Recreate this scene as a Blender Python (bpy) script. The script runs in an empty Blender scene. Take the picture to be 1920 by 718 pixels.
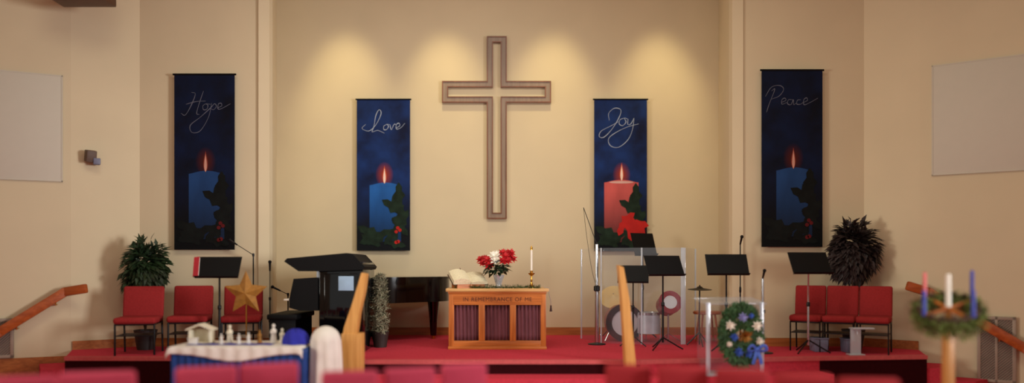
import bpy, bmesh, math, random
from mathutils import Vector, Matrix, Euler
random.seed(7)
S = bpy.context.scene
C = S.collection
R = math.radians
# ------------------------------------------------------------------ camera
FPX, EYE, AX, AY = 1387.0, 1.64, 931.0, 500.0      # focal (px of a 1920 frame), eye height, optical axis in the frame
cam_d = bpy.data.cameras.new('camera'); cam = bpy.data.objects.new('camera', cam_d); C.objects.link(cam)
cam.location = (0, 0, EYE); cam.rotation_euler = (R(90), 0, 0)
cam_d.sensor_width = 36; cam_d.lens = FPX/1920*36
cam_d.shift_x = (960-AX)/1920; cam_d.shift_y = (AY-359)/1920
cam_d.dof.use_dof = True; cam_d.dof.focus_distance = 11.0; cam_d.dof.aperture_fstop = 0.18
S.camera = cam
# ------------------------------------------------------------------ light
S.view_settings.view_transform = 'Standard'; S.view_settings.look = 'None'
S.view_settings.gamma = 1; S.view_settings.use_curve_mapping = False
S.view_settings.exposure = 0.08
w = bpy.data.worlds.new('world'); S.world = w; w.use_nodes = True
w.node_tree.nodes['Background'].inputs[0].default_value = (1.0, .97, .92, 1)
w.node_tree.nodes['Background'].inputs[1].default_value = 0.42
def area(name, loc, rot, sx, sy, power, col):
    l = bpy.data.lights.new(name, 'AREA'); l.shape = 'RECTANGLE'; l.size = sx; l.size_y = sy; l.energy = power; l.color = col
    o = bpy.data.objects.new(name, l); C.objects.link(o); o.location = loc; o.rotation_euler = rot; return o
def aim(o, p): o.rotation_euler = (Vector(p)-o.location).to_track_quat('-Z', 'Y').to_euler(); return o
area('nave_ceiling_light', (-3, 5.2, 6.85), (0, 0, 0), 1.6, 3.5, 96, (1, .94, .76))
area('nave_ceiling_light', (3, 5.2, 6.85), (0, 0, 0), 1.6, 3.5, 96, (1, .94, .76))
k = aim(area('added_centre_fill', (0, 6.2, 6.8), (0, 0, 0), 2.4, .8, 54, (1, .96, .84)), (0, 12.3, 2.2)); k.data.spread = R(100)  # added light without a known fixture, brightens the centre wall
k = aim(area('daylight_and_fill', (8.2, 3.0, 2.8), (0, 0, 0), 2.4, 2.6, 135, (.95, .97, 1)), (-4.6, 10.8, 2.4)); k.data.spread = R(58)
k = aim(area('daylight_and_fill', (-8.2, 3.2, 2.8), (0, 0, 0), 2.0, 2.0, 62, (1, .97, .88)), (6.6, 9.9, 2.6)); k.data.spread = R(62)  # added fill, no window known on the left; brightens right front and centre walls
def spot(x, y, z, tx, ty, tz, power, ang, blend, col, size=.05):
    l = bpy.data.lights.new('downlight', 'SPOT'); l.energy = power; l.spot_size = R(ang); l.spot_blend = blend; l.color = col; l.shadow_soft_size = size
    o = bpy.data.objects.new('downlight', l); C.objects.link(o); o.location = (x, y, z)
    o.rotation_euler = (Vector((tx, ty, tz))-Vector((x, y, z))).to_track_quat('-Z', 'Y').to_euler()
for sx in (-2.5, -.85, .95, 2.7):
    spot(sx, 10.95, 6.9, sx, 12.35, 4.1, 230, 42, 1.0, (1, .84, .46), .12)

# ------------------------------------------------------------------ helpers
def W(px, py, Y): return Vector(((px-AX)/FPX*Y, Y, EYE-(py-AY)/FPX*Y))
def XX(px, Y): return (px-AX)/FPX*Y
def ZZ(py, Y): return EYE-(py-AY)/FPX*Y
STAGE, TREAD = .5, .333

def lin(c):
    def f(v):
        v /= 255
        return v/12.92 if v <= .04045 else ((v+.055)/1.055)**2.4
    return (f(c[0]), f(c[1]), f(c[2]), 1)
def mat(name, rgb, rough=.6, metal=0, var=.12, scale=8, bump=0, bscale=60, stretch=(1, 1, 1), spec=.5, emit=None):
    m = bpy.data.materials.new(name); m.use_nodes = True; nt = m.node_tree; N = nt.nodes; L = nt.links
    b = N['Principled BSDF']; b.inputs['Roughness'].default_value = rough; b.inputs['Metallic'].default_value = metal
    b.inputs['Specular IOR Level'].default_value = spec
    tc = N.new('ShaderNodeTexCoord'); mp = N.new('ShaderNodeMapping'); mp.inputs['Scale'].default_value = stretch
    L.new(tc.outputs['Object'], mp.inputs[0])
    no = N.new('ShaderNodeTexNoise'); no.inputs['Scale'].default_value = scale; no.inputs['Detail'].default_value = 5
    L.new(mp.outputs[0], no.inputs['Vector'])
    rp = N.new('ShaderNodeValToRGB'); c = lin(rgb)
    rp.color_ramp.elements[0].position = .3; rp.color_ramp.elements[1].position = .7
    rp.color_ramp.elements[0].color = tuple(v*(1-var) for v in c[:3])+(1,)
    rp.color_ramp.elements[1].color = tuple(min(1, v*(1+var)) for v in c[:3])+(1,)
    L.new(no.outputs['Fac'], rp.inputs[0]); L.new(rp.outputs[0], b.inputs['Base Color'])
    if bump:
        n2 = N.new('ShaderNodeTexNoise'); n2.inputs['Scale'].default_value = bscale; L.new(mp.outputs[0], n2.inputs['Vector'])
        bp = N.new('ShaderNodeBump'); bp.inputs['Strength'].default_value = bump; bp.inputs['Distance'].default_value = .01
        L.new(n2.outputs['Fac'], bp.inputs['Height']); L.new(bp.outputs[0], b.inputs['Normal'])
    if emit:
        b.inputs['Emission Color'].default_value = lin(emit[0]); b.inputs['Emission Strength'].default_value = emit[1]
    return m
def wood(name, dark, light, rough=.4, axis='z', scale=3):
    m = bpy.data.materials.new(name); m.use_nodes = True; nt = m.node_tree; N = nt.nodes; L = nt.links
    b = N['Principled BSDF']; b.inputs['Roughness'].default_value = rough
    tc = N.new('ShaderNodeTexCoord'); mp = N.new('ShaderNodeMapping')
    st = {'x': (.6, 9, 9), 'y': (9, .6, 9), 'z': (9, 9, .6)}[axis]; mp.inputs['Scale'].default_value = st
    L.new(tc.outputs['Object'], mp.inputs[0])
    no = N.new('ShaderNodeTexNoise'); no.inputs['Scale'].default_value = scale; no.inputs['Detail'].default_value = 8; no.inputs['Distortion'].default_value = .6
    L.new(mp.outputs[0], no.inputs['Vector'])
    rp = N.new('ShaderNodeValToRGB'); rp.color_ramp.elements[0].position = .3; rp.color_ramp.elements[1].position = .7
    rp.color_ramp.elements[0].color = lin(dark); rp.color_ramp.elements[1].color = lin(light)
    L.new(no.outputs['Fac'], rp.inputs[0]); L.new(rp.outputs[0], b.inputs['Base Color'])
    return m
def glass(name, tint=(1, 1, 1), gloss=.12, rough=.05, body=0.0):
    m = bpy.data.materials.new(name); m.use_nodes = True; nt = m.node_tree; N = nt.nodes; L = nt.links
    N.remove(N['Principled BSDF']); out = N['Material Output']
    t = N.new('ShaderNodeBsdfTransparent'); t.inputs[0].default_value = (*tint, 1)
    g = N.new('ShaderNodeBsdfGlossy'); g.inputs['Roughness'].default_value = rough
    d = N.new('ShaderNodeBsdfDiffuse'); d.inputs[0].default_value = (.85, .9, .95, 1)
    no = N.new('ShaderNodeTexNoise'); no.inputs['Scale'].default_value = 5
    mr = N.new('ShaderNodeMapRange'); mr.inputs['To Min'].default_value = gloss*.7; mr.inputs['To Max'].default_value = gloss*1.3
    L.new(no.outputs['Fac'], mr.inputs['Value'])
    mx = N.new('ShaderNodeMixShader'); L.new(mr.outputs[0], mx.inputs[0]); L.new(t.outputs[0], mx.inputs[1]); L.new(g.outputs[0], mx.inputs[2])
    m2 = N.new('ShaderNodeMixShader'); m2.inputs[0].default_value = body; L.new(mx.outputs[0], m2.inputs[1]); L.new(d.outputs[0], m2.inputs[2])
    L.new(m2.outputs[0], out.inputs[0]); return m

class MB:
    def __init__(s): s.bm = bmesh.new(); s.mi = 0
    def _fin(s, before, M=None):
        for f in s.bm.faces:
            if f not in before: f.material_index = s.mi
    def _add(s, vs, fs):
        v = [s.bm.verts.new(p) for p in vs]
        for f in fs:
            try: s.bm.faces.new([v[i] for i in f]).material_index = s.mi
            except ValueError: pass
        return s
    def box(s, c, d, bev=0, seg=2, rot=None, taper=None):
        t = bmesh.new(); bmesh.ops.create_cube(t, size=1)
        for v in t.verts:
            k = 1 if taper is None or v.co.z < 0 else taper
            v.co = Vector((v.co.x*d[0]*k, v.co.y*d[1]*k, v.co.z*d[2]))
        if bev: bmesh.ops.bevel(t, geom=t.edges[:], offset=bev, segments=seg, profile=.5, affect='EDGES')
        M = Matrix.Translation(c) @ (Euler(rot).to_matrix().to_4x4() if rot else Matrix())
        t.verts.index_update()
        s._add([M @ v.co for v in t.verts], [[v.index for v in f.verts] for f in t.faces]); t.free(); return s
    def tube(s, pts, r, n=10, cap=True, flat=1.0):
        pts = [Vector(p) for p in pts]; k = len(pts)
        rr = r if isinstance(r, (list, tuple)) else [r]*k
        vs = []; ref = None
        for i, p in enumerate(pts):
            t = (pts[min(i+1, k-1)]-pts[max(i-1, 0)])
            t = t.normalized() if t.length > 1e-9 else Vector((0, 0, 1))
            if ref is None: ref = Vector((0, 1, 0)) if abs(t.y) < .9 else Vector((1, 0, 0))
            a = (ref-t*ref.dot(t))
            a = a.normalized() if a.length > 1e-6 else t.orthogonal().normalized()
            b = t.cross(a); ref = a
            for j in range(n):
                th = 2*math.pi*j/n
                vs.append(p+a*math.cos(th)*rr[i]*flat+b*math.sin(th)*rr[i])
        fs = [[i*n+j, i*n+(j+1) % n, (i+1)*n+(j+1) % n, (i+1)*n+j] for i in range(k-1) for j in range(n)]
        if cap: fs += [list(range(n))[::-1], [(k-1)*n+j for j in range(n)]]
        return s._add(vs, fs)
    def lathe(s, prof, n=24, c=(0, 0, 0), M=None, flute=0, cap=True):
        vs = []
        for (r, z) in prof:
            for j in range(n):
                th = 2*math.pi*j/n; q = r*(1+(flute if j % 2 else 0))
                v = Vector((q*math.cos(th), q*math.sin(th), z))
                vs.append((M @ v if M else v)+Vector(c))
        k = len(prof)
        fs = [[i*n+j, i*n+(j+1) % n, (i+1)*n+(j+1) % n, (i+1)*n+j] for i in range(k-1) for j in range(n)]
        if cap and prof[0][0] > 1e-5: fs.append(list(range(n))[::-1])
        if cap and prof[-1][0] > 1e-5: fs.append([(k-1)*n+j for j in range(n)])
        s._add(vs, fs)
        return s
    def prism(s, poly, a, b, axis='z'):
        n = len(poly)
        def P(p, h): return (p[0], p[1], h) if axis == 'z' else ((p[0], h, p[1]) if axis == 'y' else (h, p[0], p[1]))
        vs = [P(p, a) for p in poly]+[P(p, b) for p in poly]
        fs = [[i, (i+1) % n, n+(i+1) % n, n+i] for i in range(n)]+[list(range(n))[::-1], list(range(n, 2*n))]
        return s._add(vs, fs)
    def grid(s, fn, nu, nv):
        vs = [fn(i/nu, j/nv) for j in range(nv+1) for i in range(nu+1)]
        fs = [[j*(nu+1)+i, j*(nu+1)+i+1, (j+1)*(nu+1)+i+1, (j+1)*(nu+1)+i] for j in range(nv) for i in range(nu)]
        return s._add(vs, fs)
    def blob(s, c, r, n=10, jit=0):
        t = bmesh.new(); bmesh.ops.create_icosphere(t, subdivisions=2, radius=1); t.verts.index_update()
        r = (r, r, r) if not isinstance(r, (tuple, list)) else r
        s._add([Vector((v.co.x*r[0]*(1+random.uniform(-jit, jit)), v.co.y*r[1]*(1+random.uniform(-jit, jit)), v.co.z*r[2]))+Vector(c) for v in t.verts],
               [[v.index for v in f.verts] for f in t.faces]); t.free(); return s
    def leaf(s, p, d, up, l, wd, fold=.15):
        p = Vector(p); d = Vector(d).normalized(); up = Vector(up); sd = d.cross(up)
        sd = sd.normalized() if sd.length > 1e-5 else d.orthogonal().normalized(); nn = sd.cross(d)
        a = p; b = p+d*l*.35+sd*wd/2+nn*fold*wd; e = p+d*l*.35-sd*wd/2+nn*fold*wd; m = p+d*l*.5; t = p+d*l-nn*fold*wd*1.2
        return s._add([a, b, m, e, t], [[0, 1, 2], [0, 2, 3], [1, 4, 2], [2, 4, 3]])
    def build(s, name, m, parent=None, smooth=True, ang=40, solid=0, sub=0, recalc=True):
        if recalc: bmesh.ops.recalc_face_normals(s.bm, faces=s.bm.faces[:])
        me = bpy.data.meshes.new(name); s.bm.to_mesh(me); s.bm.free()
        for q in (m if isinstance(m, (list, tuple)) else [m]): me.materials.append(q)
        if smooth:
            me.polygons.foreach_set('use_smooth', [True]*len(me.polygons)); me.set_sharp_from_angle(angle=R(ang))
        o = bpy.data.objects.new(name, me); C.objects.link(o)
        if parent: o.parent = parent
        if solid: q = o.modifiers.new('thickness', 'SOLIDIFY'); q.thickness = solid; q.offset = 0
        if sub: q = o.modifiers.new('smooth', 'SUBSURF'); q.levels = q.render_levels = sub
        return o
def tag(o, label, cat, group=None, kind=None):
    o['label'] = label; o['category'] = cat
    if group: o['group'] = group
    if kind: o['kind'] = kind
    return o
def thing(name, label, cat, loc, rz=0, group=None):
    o = bpy.data.objects.new(name, None); C.objects.link(o); o.location = loc; o.rotation_euler = (0, 0, rz); o.empty_display_size = .1
    return tag(o, label, cat, group)
def struct(o, label=None, cat=None):
    o['kind'] = 'structure'
    if label: o['label'] = label; o['category'] = cat
    return o
def dup(root, loc, rz, label, group=None):
    r = root.copy(); C.objects.link(r); r.location = loc; r.rotation_euler = (0, 0, rz); r['label'] = label
    if group: r['group'] = group
    for ch in list(root.children):
        c = ch.copy(); C.objects.link(c); c.parent = r
        for g in ch.children:
            d = g.copy(); C.objects.link(d); d.parent = c
    return r
def spline(pts, n=8):
    p = [Vector(q) for q in pts]; p = [2*p[0]-p[1]]+p+[2*p[-1]-p[-2]]; out = []
    for i in range(1, len(p)-2):
        for k in range(n):
            t = k/n
            out.append(.5*((2*p[i])+(p[i+1]-p[i-1])*t+(2*p[i-1]-5*p[i]+4*p[i+1]-p[i+2])*t*t+(3*p[i]-p[i-1]-3*p[i+1]+p[i+2])*t**3))
    out.append(p[-2]); return out

# ------------------------------------------------------------------ materials
PAINT = mat('tan_wall_paint', (214, 197, 163), .85, var=.03, scale=1.2, bump=.08, bscale=180, spec=.2)
CEILM = mat('ceiling_paint', (200, 185, 160), .9, var=.03)
CARPET = mat('red_carpet', (206, 62, 78), .95, var=.12, scale=30, bump=.5, bscale=300, spec=.1)
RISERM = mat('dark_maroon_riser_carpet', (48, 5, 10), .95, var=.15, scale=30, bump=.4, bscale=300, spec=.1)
OAK = wood('golden_oak', (158, 84, 30), (206, 122, 54), .38, 'x')
OAKV = wood('golden_oak_upright', (158, 84, 30), (206, 122, 54), .38, 'z')
OAKTOP = wood('pale_oak_edge', (196, 146, 84), (222, 178, 116), .35, 'x')
BASEW = wood('oak_baseboard', (150, 84, 36), (186, 112, 54), .45, 'x')
RAILW = wood('orange_brown_rail_wood', (150, 68, 24), (184, 92, 40), .35, 'x')
PALEW = wood('light_maple', (192, 134, 66), (220, 164, 92), .4, 'z')
CROSSF = wood('grey_brown_cross_wood', (128, 106, 88), (150, 128, 108), .5, 'z')
CROSST = wood('red_brown_cross_trim', (104, 56, 30), (136, 76, 42), .45, 'z')
BLACK = mat('satin_black', (7, 7, 8), .6, var=.1, spec=.2)
GLOSSB = mat('gloss_black_lacquer', (6, 6, 7), .08, var=.1)
BMETAL = mat('black_metal', (16, 15, 16), .4, .4, var=.1)
CHROME = mat('chrome', (200, 202, 206), .18, 1, var=.04)
BRASS = mat('brass', (196, 146, 66), .25, 1, var=.08)
REDF = mat('dark_red_upholstery', (150, 42, 42), .9, var=.14, scale=60, bump=.3, bscale=400, spec=.15)
PINKF = mat('crimson_upholstery', (198, 74, 96), .9, var=.12, scale=60, bump=.3, bscale=400, spec=.15)
BRICKF = mat('brick_red_upholstery', (168, 50, 54), .9, var=.12, scale=60, bump=.3, bscale=400, spec=.15)
WHITEC = mat('white_cloth', (226, 218, 206), .9, var=.05, bump=.2, bscale=120, spec=.15)
CREAM = mat('cream_plaster', (232, 222, 196), .7, var=.05)
BLUEC = mat('blue_skirt_cloth', (42, 66, 124), .9, var=.15, bump=.2, spec=.15)
ROYAL = mat('royal_blue_cloth', (46, 48, 150), .9, var=.12, spec=.2)
SCREENM = mat('projection_screen_white', (204, 196, 178), .8, var=.01, spec=.2)
GREEN = mat('dark_green_leaf', (28, 48, 24), .5, var=.4, scale=6)
FERN = mat('mid_green_leaf', (34, 54, 28), .55, var=.5, scale=5)
RUST = mat('purple_brown_leaf', (40, 27, 25), .6, var=.4, scale=5)
PINE = mat('pine_needle_green', (72, 88, 44), .7, var=.4, scale=12)
FROST = mat('frosted_fir_grey_green', (138, 136, 108), .8, var=.3, scale=12)
BARK = mat('brown_bark', (70, 48, 32), .9, var=.3, scale=12)
PETALR = mat('red_petal', (190, 14, 24), .6, var=.2, scale=14)
PETALW = mat('white_petal', (244, 236, 220), .6, var=.06, scale=14)
PETALB = mat('blue_petal', (58, 96, 190), .6, var=.2, scale=14)
GOLD = mat('gold_foil', (160, 108, 40), .55, .2, var=.2, scale=20)
PAGE = mat('cream_page', (236, 224, 186), .8, var=.05, stretch=(1, 1, 1))
COVER = mat('dark_leather_cover', (66, 36, 24), .5, var=.2)
MAROONC = mat('maroon_curtain', (112, 66, 72), .9, var=.25, scale=14, stretch=(1, 1, .2), spec=.2)
ACRYL = glass('clear_acrylic', (.97, .98, 1), .05, .04, .03)
ACRYLE = glass('acrylic_edge', (.86, .92, .98), .18, .1, .42)
ACRYLT = glass('acrylic_top', (.95, .97, 1), .08, .06, .10)
VASEG = glass('vase_glass', (.92, .93, .95), .25, .08, .25)
CANDW = mat('white_candle', (240, 232, 216), .5, var=.03)
CANDB = mat('blue_candle', (44, 56, 158), .5, var=.06)
CANDP = mat('pink_candle', (228, 112, 112), .5, var=.06)
DRUMR = mat('red_drum_shell', (150, 20, 34), .25, var=.15)
DRUMH = mat('white_drum_head', (226, 226, 226), .5, var=.03)
GREYP = mat('grey_plastic', (112, 112, 132), .5, var=.08)
TERRA = mat('dark_pot', (44, 34, 30), .6, var=.2)
GRILLEM = mat('grey_beige_grille_metal', (156, 138, 120), .5, .1, var=.08)
GRILLED = mat('dark_grille_mesh', (104, 90, 80), .7, var=.1)  # backing mesh, darker than the grille frame
LETTER = wood('carved_dark_letter', (74, 32, 14), (90, 40, 18), .5, 'x')
SCRIPTM = mat('silver_script_print', (160, 172, 192), .7, var=.08)

# ------------------------------------------------------------------ room shell
HT = 7.0
LC, RC = (XX(133, 10.15), 10.15), (XX(1725, 10.15), 10.15)             # outer corners of the chancel opening
LF, RF = (XX(262, 10.6), 10.6), (XX(1620, 10.6), 10.6)                 # inner corners
LW, RW = (XX(505, 10.6), 10.6), (XX(1373, 10.6), 10.6)                 # wing edges
LB, RB = (XX(519, 12.35), 12.35), (XX(1347, 12.35), 12.35)             # centre wall ends
LN = (LC[0]-.91*3.2, LC[1]-.414*3.2); RN = (RC[0]+.838*3.2, RC[1]-.546*3.2)
def wallseg(name, a, b, out, label, h=HT, t=.15, ext=0):
    a = Vector((*a, 0)); b = Vector((*b, 0)); d = (b-a).normalized(); n = Vector((d.y, -d.x, 0))
    if n.dot(Vector((*out, 0))) < 0: n = -n
    a = a-d*ext; b = b+d*ext
    o = MB().prism([a.xy, b.xy, (b+n*t).xy, (a+n*t).xy], 0, h).build(name, PAINT, smooth=False)
    return struct(o, label, 'wall')
wallseg('wall_back', LB, RB, (0, 1), 'pale tan centre wall washed by four downlights', ext=.1)
wallseg('wall_back_left_return', LW, LB, (-1, 0), 'narrow lit return between left wing wall and centre wall')
wallseg('wall_back_right_return', RW, RB, (1, 0), 'narrow lit return between right wing wall and centre wall')
wallseg('wall_left_wing', LF, LW, (0, 1), 'tan wing wall behind the left row of red chairs')
wallseg('wall_right_wing', RF, RW, (0, 1), 'tan wing wall behind the right row of red chairs')
wallseg('wall_left_splay', LC, LF, (-.4, 1), 'splayed tan wall strip beside the left handrail')
wallseg('wall_right_splay', RC, RF, (.4, 1), 'splayed tan wall strip beside the right handrail')
wallseg('wall_left', LN, LC, (-.4, 1), 'tan front wall carrying the left projection screen')
wallseg('wall_right', RN, RC, (.4, 1), 'tan front wall carrying the right projection screen')
wallseg('wall_left_side', (LN[0], -3), LN, (-1, 0), 'tan left side wall of the hall')
wallseg('wall_right_side', (RN[0], -3), RN, (1, 0), 'tan right side wall of the hall')
struct(MB().prism([(-9.2, -3), (9.2, -3), (9.2, 13), (-9.2, 13)], -.12, 0).build('floor', CARPET, smooth=False), 'red carpeted hall floor', 'floor')
struct(MB().prism([(-9.2, -3), (9.2, -3), (9.2, 13), (-9.2, 13)], HT, HT+.12).build('ceiling', CEILM, smooth=False), 'plain pale ceiling', 'ceiling')

# stage: bowed front, carpeted top, dark riser on the wings and the middle
front = [(-5.45, 9.35), (-4.05, 9.33), (-1.75, 9.02), (1.75, 9.02), (4.08, 9.36), (5.52, 9.5)]
back = [(RC[0]-.02, RC[1]), (RF[0], RF[1]), (RW[0], RW[1]), (RB[0], RB[1]), (LB[0], LB[1]), (LW[0], LW[1]), (LF[0], LF[1]), (LC[0]+.02, LC[1])]
stage = MB().prism(front+back, 0, STAGE).build('floor_stage_platform', CARPET, smooth=False)
struct(stage, 'red carpeted stage platform with bowed front', 'stage')
def riser(i):
    a, b = Vector((*front[i], 0)), Vector((*front[i+1], 0)); d = (b-a).normalized(); n = Vector((d.y, -d.x, 0))
    return [(a+n*.0).xy, (b+n*.0).xy, (b+n*.012).xy, (a+n*.012).xy]
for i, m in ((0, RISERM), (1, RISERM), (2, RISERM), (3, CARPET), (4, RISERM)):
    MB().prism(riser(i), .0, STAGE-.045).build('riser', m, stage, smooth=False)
def nose(i):
    a, b = Vector((*front[i], 0)), Vector((*front[i+1], 0)); d = (b-a).normalized(); n = Vector((d.y, -d.x, 0))
    return [(a-n*.06).xy, (b-n*.06).xy, (b+n*.028).xy, (a+n*.028).xy]
NOSEM = mat('pink_nosing_carpet', (196, 92, 92), .9, var=.1, scale=20, spec=.1)  # stage edge strips, paler and pinker than the stage carpet
for i in range(5):
    MB().prism(nose(i), STAGE-.045, STAGE+.004).build('nosing', NOSEM, stage, smooth=False)
st1 = MB().prism([(-1.52, 9.005), (1.75, 9.005), (4.05, 9.34), (4.1, 8.98), (1.8, 8.62), (-1.52, 8.62)], 0, TREAD).build('floor_upper_step', CARPET, smooth=False)
struct(st1, 'red carpeted upper step before the stage', 'step')
st2 = MB().prism([(-1.52, 8.62), (1.8, 8.62), (4.1, 8.98), (4.15, 8.62), (1.85, 8.26), (-1.52, 8.26)], 0, .167).build('floor_lower_step', CARPET, smooth=False)
struct(st2, 'red carpeted lower step before the stage', 'step')
for sgn, nm, word in ((-1, 'left', 'left'), (1, 'right', 'right')):
    x0 = 5.45 if sgn < 0 else 5.52; y0 = 9.36 if sgn < 0 else 9.51
    for k, z in enumerate((.333, .167)):
        xa, xb = sgn*(x0+.32*k), sgn*(x0+.32*(k+1))
        Cx, Cy = LC if sgn < 0 else RC; sl = (.414/.91) if sgn < 0 else (.546/.838)
        def wy(x): return Cy-(abs(x)-abs(Cx))*sl-.04
        ya = wy(xa+sgn*.38); xe = sgn*(abs(Cx)+.32*k+.02); xf = xe+sgn*.3
        o = MB().prism([(xa, y0), (xb, y0), (xf, wy(xf)), (xe, wy(xe))], 0, z).build('floor_side_step_'+nm, CARPET, smooth=False)
        struct(o, f'red carpeted side step, {"upper" if k == 0 else "lower"} of two beside the {word} handrail', 'step')
def baseb(name, a, b, inn, z0, label, h=.12):
    a = Vector((*a, 0)); b = Vector((*b, 0)); d = (b-a).normalized(); n = Vector((d.y, -d.x, 0))
    if n.dot(Vector((*inn, 0))) < 0: n = -n
    o = MB().prism([a.xy, b.xy, (b+n*.02).xy, (a+n*.02).xy], z0, z0+h).build(name, BASEW, smooth=False)
    struct(o, label, 'baseboard')
baseb('baseboard_back', LB, RB, (0, -1), STAGE, 'oak baseboard along the centre wall', .13)
baseb('baseboard_left_wing', LF, LW, (0, -1), STAGE, 'oak baseboard behind the left chairs')
baseb('baseboard_right_wing', RF, RW, (0, -1), STAGE, 'oak baseboard behind the right chairs')
baseb('baseboard_left_splay', (LC[0]+.02, LC[1]), LF, (.4, -1), STAGE, 'oak baseboard on the left splayed wall')
baseb('baseboard_right_splay', (RC[0]-.02, RC[1]), RF, (-.4, -1), STAGE, 'oak baseboard on the right splayed wall')
baseb('baseboard_left', LN, LC, (.4, -1), 0, 'oak baseboard under the left projection screen', .42)
baseb('baseboard_right', RN, RC, (-.4, -1), 0, 'oak baseboard under the right projection screen', .12)

# helper frame for things mounted on the two angled front walls
def onwall(P, Q, px):                    # point of the wall line P-Q seen at px, with its inward normal
    a = Vector((*P, 0)); b = Vector((*Q, 0)); d = (b-a).normalized(); k = (px-AX)/FPX
    t = (k*a.y-a.x)/(d.x-k*d.y); p = a+d*t; n = Vector((d.y, -d.x, 0))
    if n.y > 0: n = -n
    return p, d, n
def panel_on(P, Q, px0, px1, z0, z1, off=.0):
    a, d, n = onwall(P, Q, px0); b, _, _ = onwall(P, Q, px1)
    mid = (a+b)/2; return mid+n*off, (b-a).length, math.atan2(d.y, d.x), n
def screen(P, Q, px0, px1, z0, z1, label):
    c, wd, rz, n = panel_on(P, Q, px0, px1, z0, z1)
    t = thing('projection_screen', label, 'screen', (c.x, c.y, z0), rz)
    if (Matrix.Rotation(rz, 3, 'Z') @ Vector((0, -1, 0))).dot(n) < 0: t.rotation_euler.z += math.pi
    h = z1-z0
    MB().box((0, -.012, h/2), (wd, .02, h), .003).build('screen_panel', SCREENM, t)
    m = MB()
    for (x, z, sx, sz) in ((0, .008, wd, .016), (0, h-.008, wd, .016), (-wd/2+.008, h/2, .016, h), (wd/2-.008, h/2, .016, h)):
        m.box((x, -.014, z), (sx, .026, sz))
    m.build('border', SCREENM, t)
screen(LN, LC, -60, 118, ZZ(341, 10.1), ZZ(142, 10.1), 'white projection screen on the wall above the left handrail')
screen(RC, RN, 1747, 1990, ZZ(330, 10.1), ZZ(125, 10.1), 'white projection screen on the wall above the right handrail')
def grille(P, Q, px0, px1, z0, z1, label):
    c, wd, rz, n = panel_on(P, Q, px0, px1, z0, z1)
    t = thing('wall_grille', label, 'grille', (c.x, c.y, z0), rz)
    if (Matrix.Rotation(rz, 3, 'Z') @ Vector((0, -1, 0))).dot(n) < 0: t.rotation_euler.z += math.pi
    h = z1-z0
    MB().box((0, -.04, h/2), (wd, .02, h)).build('mesh_backing', GRILLED, t)
    m = MB()
    for (x, z, sx, sz) in ((0, .02, wd, .04), (0, h-.02, wd, .04), (-wd/2+.02, h/2, .04, h), (wd/2-.02, h/2, .04, h), (0, h/2, .03, h)):
        m.box((x, -.045, z), (sx, .035, sz), .003)
    m.build('frame', GRILLEM, t)
    m = MB(); k = int(wd/.03)
    q = int((wd+h)/.035)
    for i in range(q):
        s0 = -wd/2-h+i*.035*1.0
        x0, z0_ = s0, 0; x1, z1_ = s0+h, h
        if x0 < -wd/2+.03: z0_ += (-wd/2+.03-x0); x0 = -wd/2+.03
        if x1 > wd/2-.03: z1_ -= (x1-wd/2+.03); x1 = wd/2-.03
        if x1-x0 > .03: m.tube([(x0, -.053, z0_), (x1, -.053, z1_)], .005, 4)
    m.build('lattice', GRILLEM, t, smooth=False)
grille(LN, LC, -60, 27, .43, ZZ(596, 9.9), 'grey lattice vent grille on the wall below the left handrail')
grille(RC, RN, 1832, 1905, .13, ZZ(592, 9.8), 'grey lattice vent grille on the wall below the right handrail')

# ------------------------------------------------------------------ cross
t = thing('wall_cross', 'large open outline wooden cross high on the centre wall', 'cross', (0, 12.34, 0))
Yc = 12.29
def crossp(x0, x1, ax0, ax1, y0, y1, y2, y3):
    q = [(x0, y0), (x1, y0), (x1, y1), (ax1, y1), (ax1, y2), (x1, y2), (x1, y3), (x0, y3), (x0, y2), (ax0, y2), (ax0, y1), (x0, y1)]
    return [(XX(a, Yc), ZZ(b, Yc)) for a, b in q]
def inset(po, d):   # move a cross outline inward (d in metres); signs follow the 12-corner order
    sg = [(1, -1), (-1, -1), (-1, -1), (-1, -1), (-1, 1), (-1, 1), (-1, 1), (1, 1), (1, 1), (1, 1), (1, -1), (1, -1)]
    return [(p[0]+s[0]*d, p[1]+s[1]*d) for p, s in zip(po, sg)]
O = crossp(913, 950, 829, 1033, 68, 152, 192, 410); b_ = .098
I = inset(O, b_)
def band(a, b, y0, y1):
    n = 12; vs = [(p[0], y0, p[1]) for p in a]+[(p[0], y0, p[1]) for p in b]+[(p[0], y1, p[1]) for p in a]+[(p[0], y1, p[1]) for p in b]; fs = []
    for i in range(n):
        j = (i+1) % n
        fs += [[i, j, n+j, n+i], [2*n+i, 2*n+j, 3*n+j, 3*n+i], [i, j, 2*n+j, 2*n+i], [n+i, n+j, 3*n+j, 3*n+i]]
    return MB()._add(vs, fs)
band(O, I, -.045, -.002).build('frame', CROSSF, t, smooth=False)
band(inset(O, -.002), inset(O, .016), -.058, -.03).build('outer_trim', CROSST, t, smooth=False)['label'] = 'red-brown outer trim'
band(inset(O, b_-.014), inset(O, b_+.002), -.058, -.03).build('inner_trim', CROSST, t, smooth=False)['label'] = 'red-brown inner trim'

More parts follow.
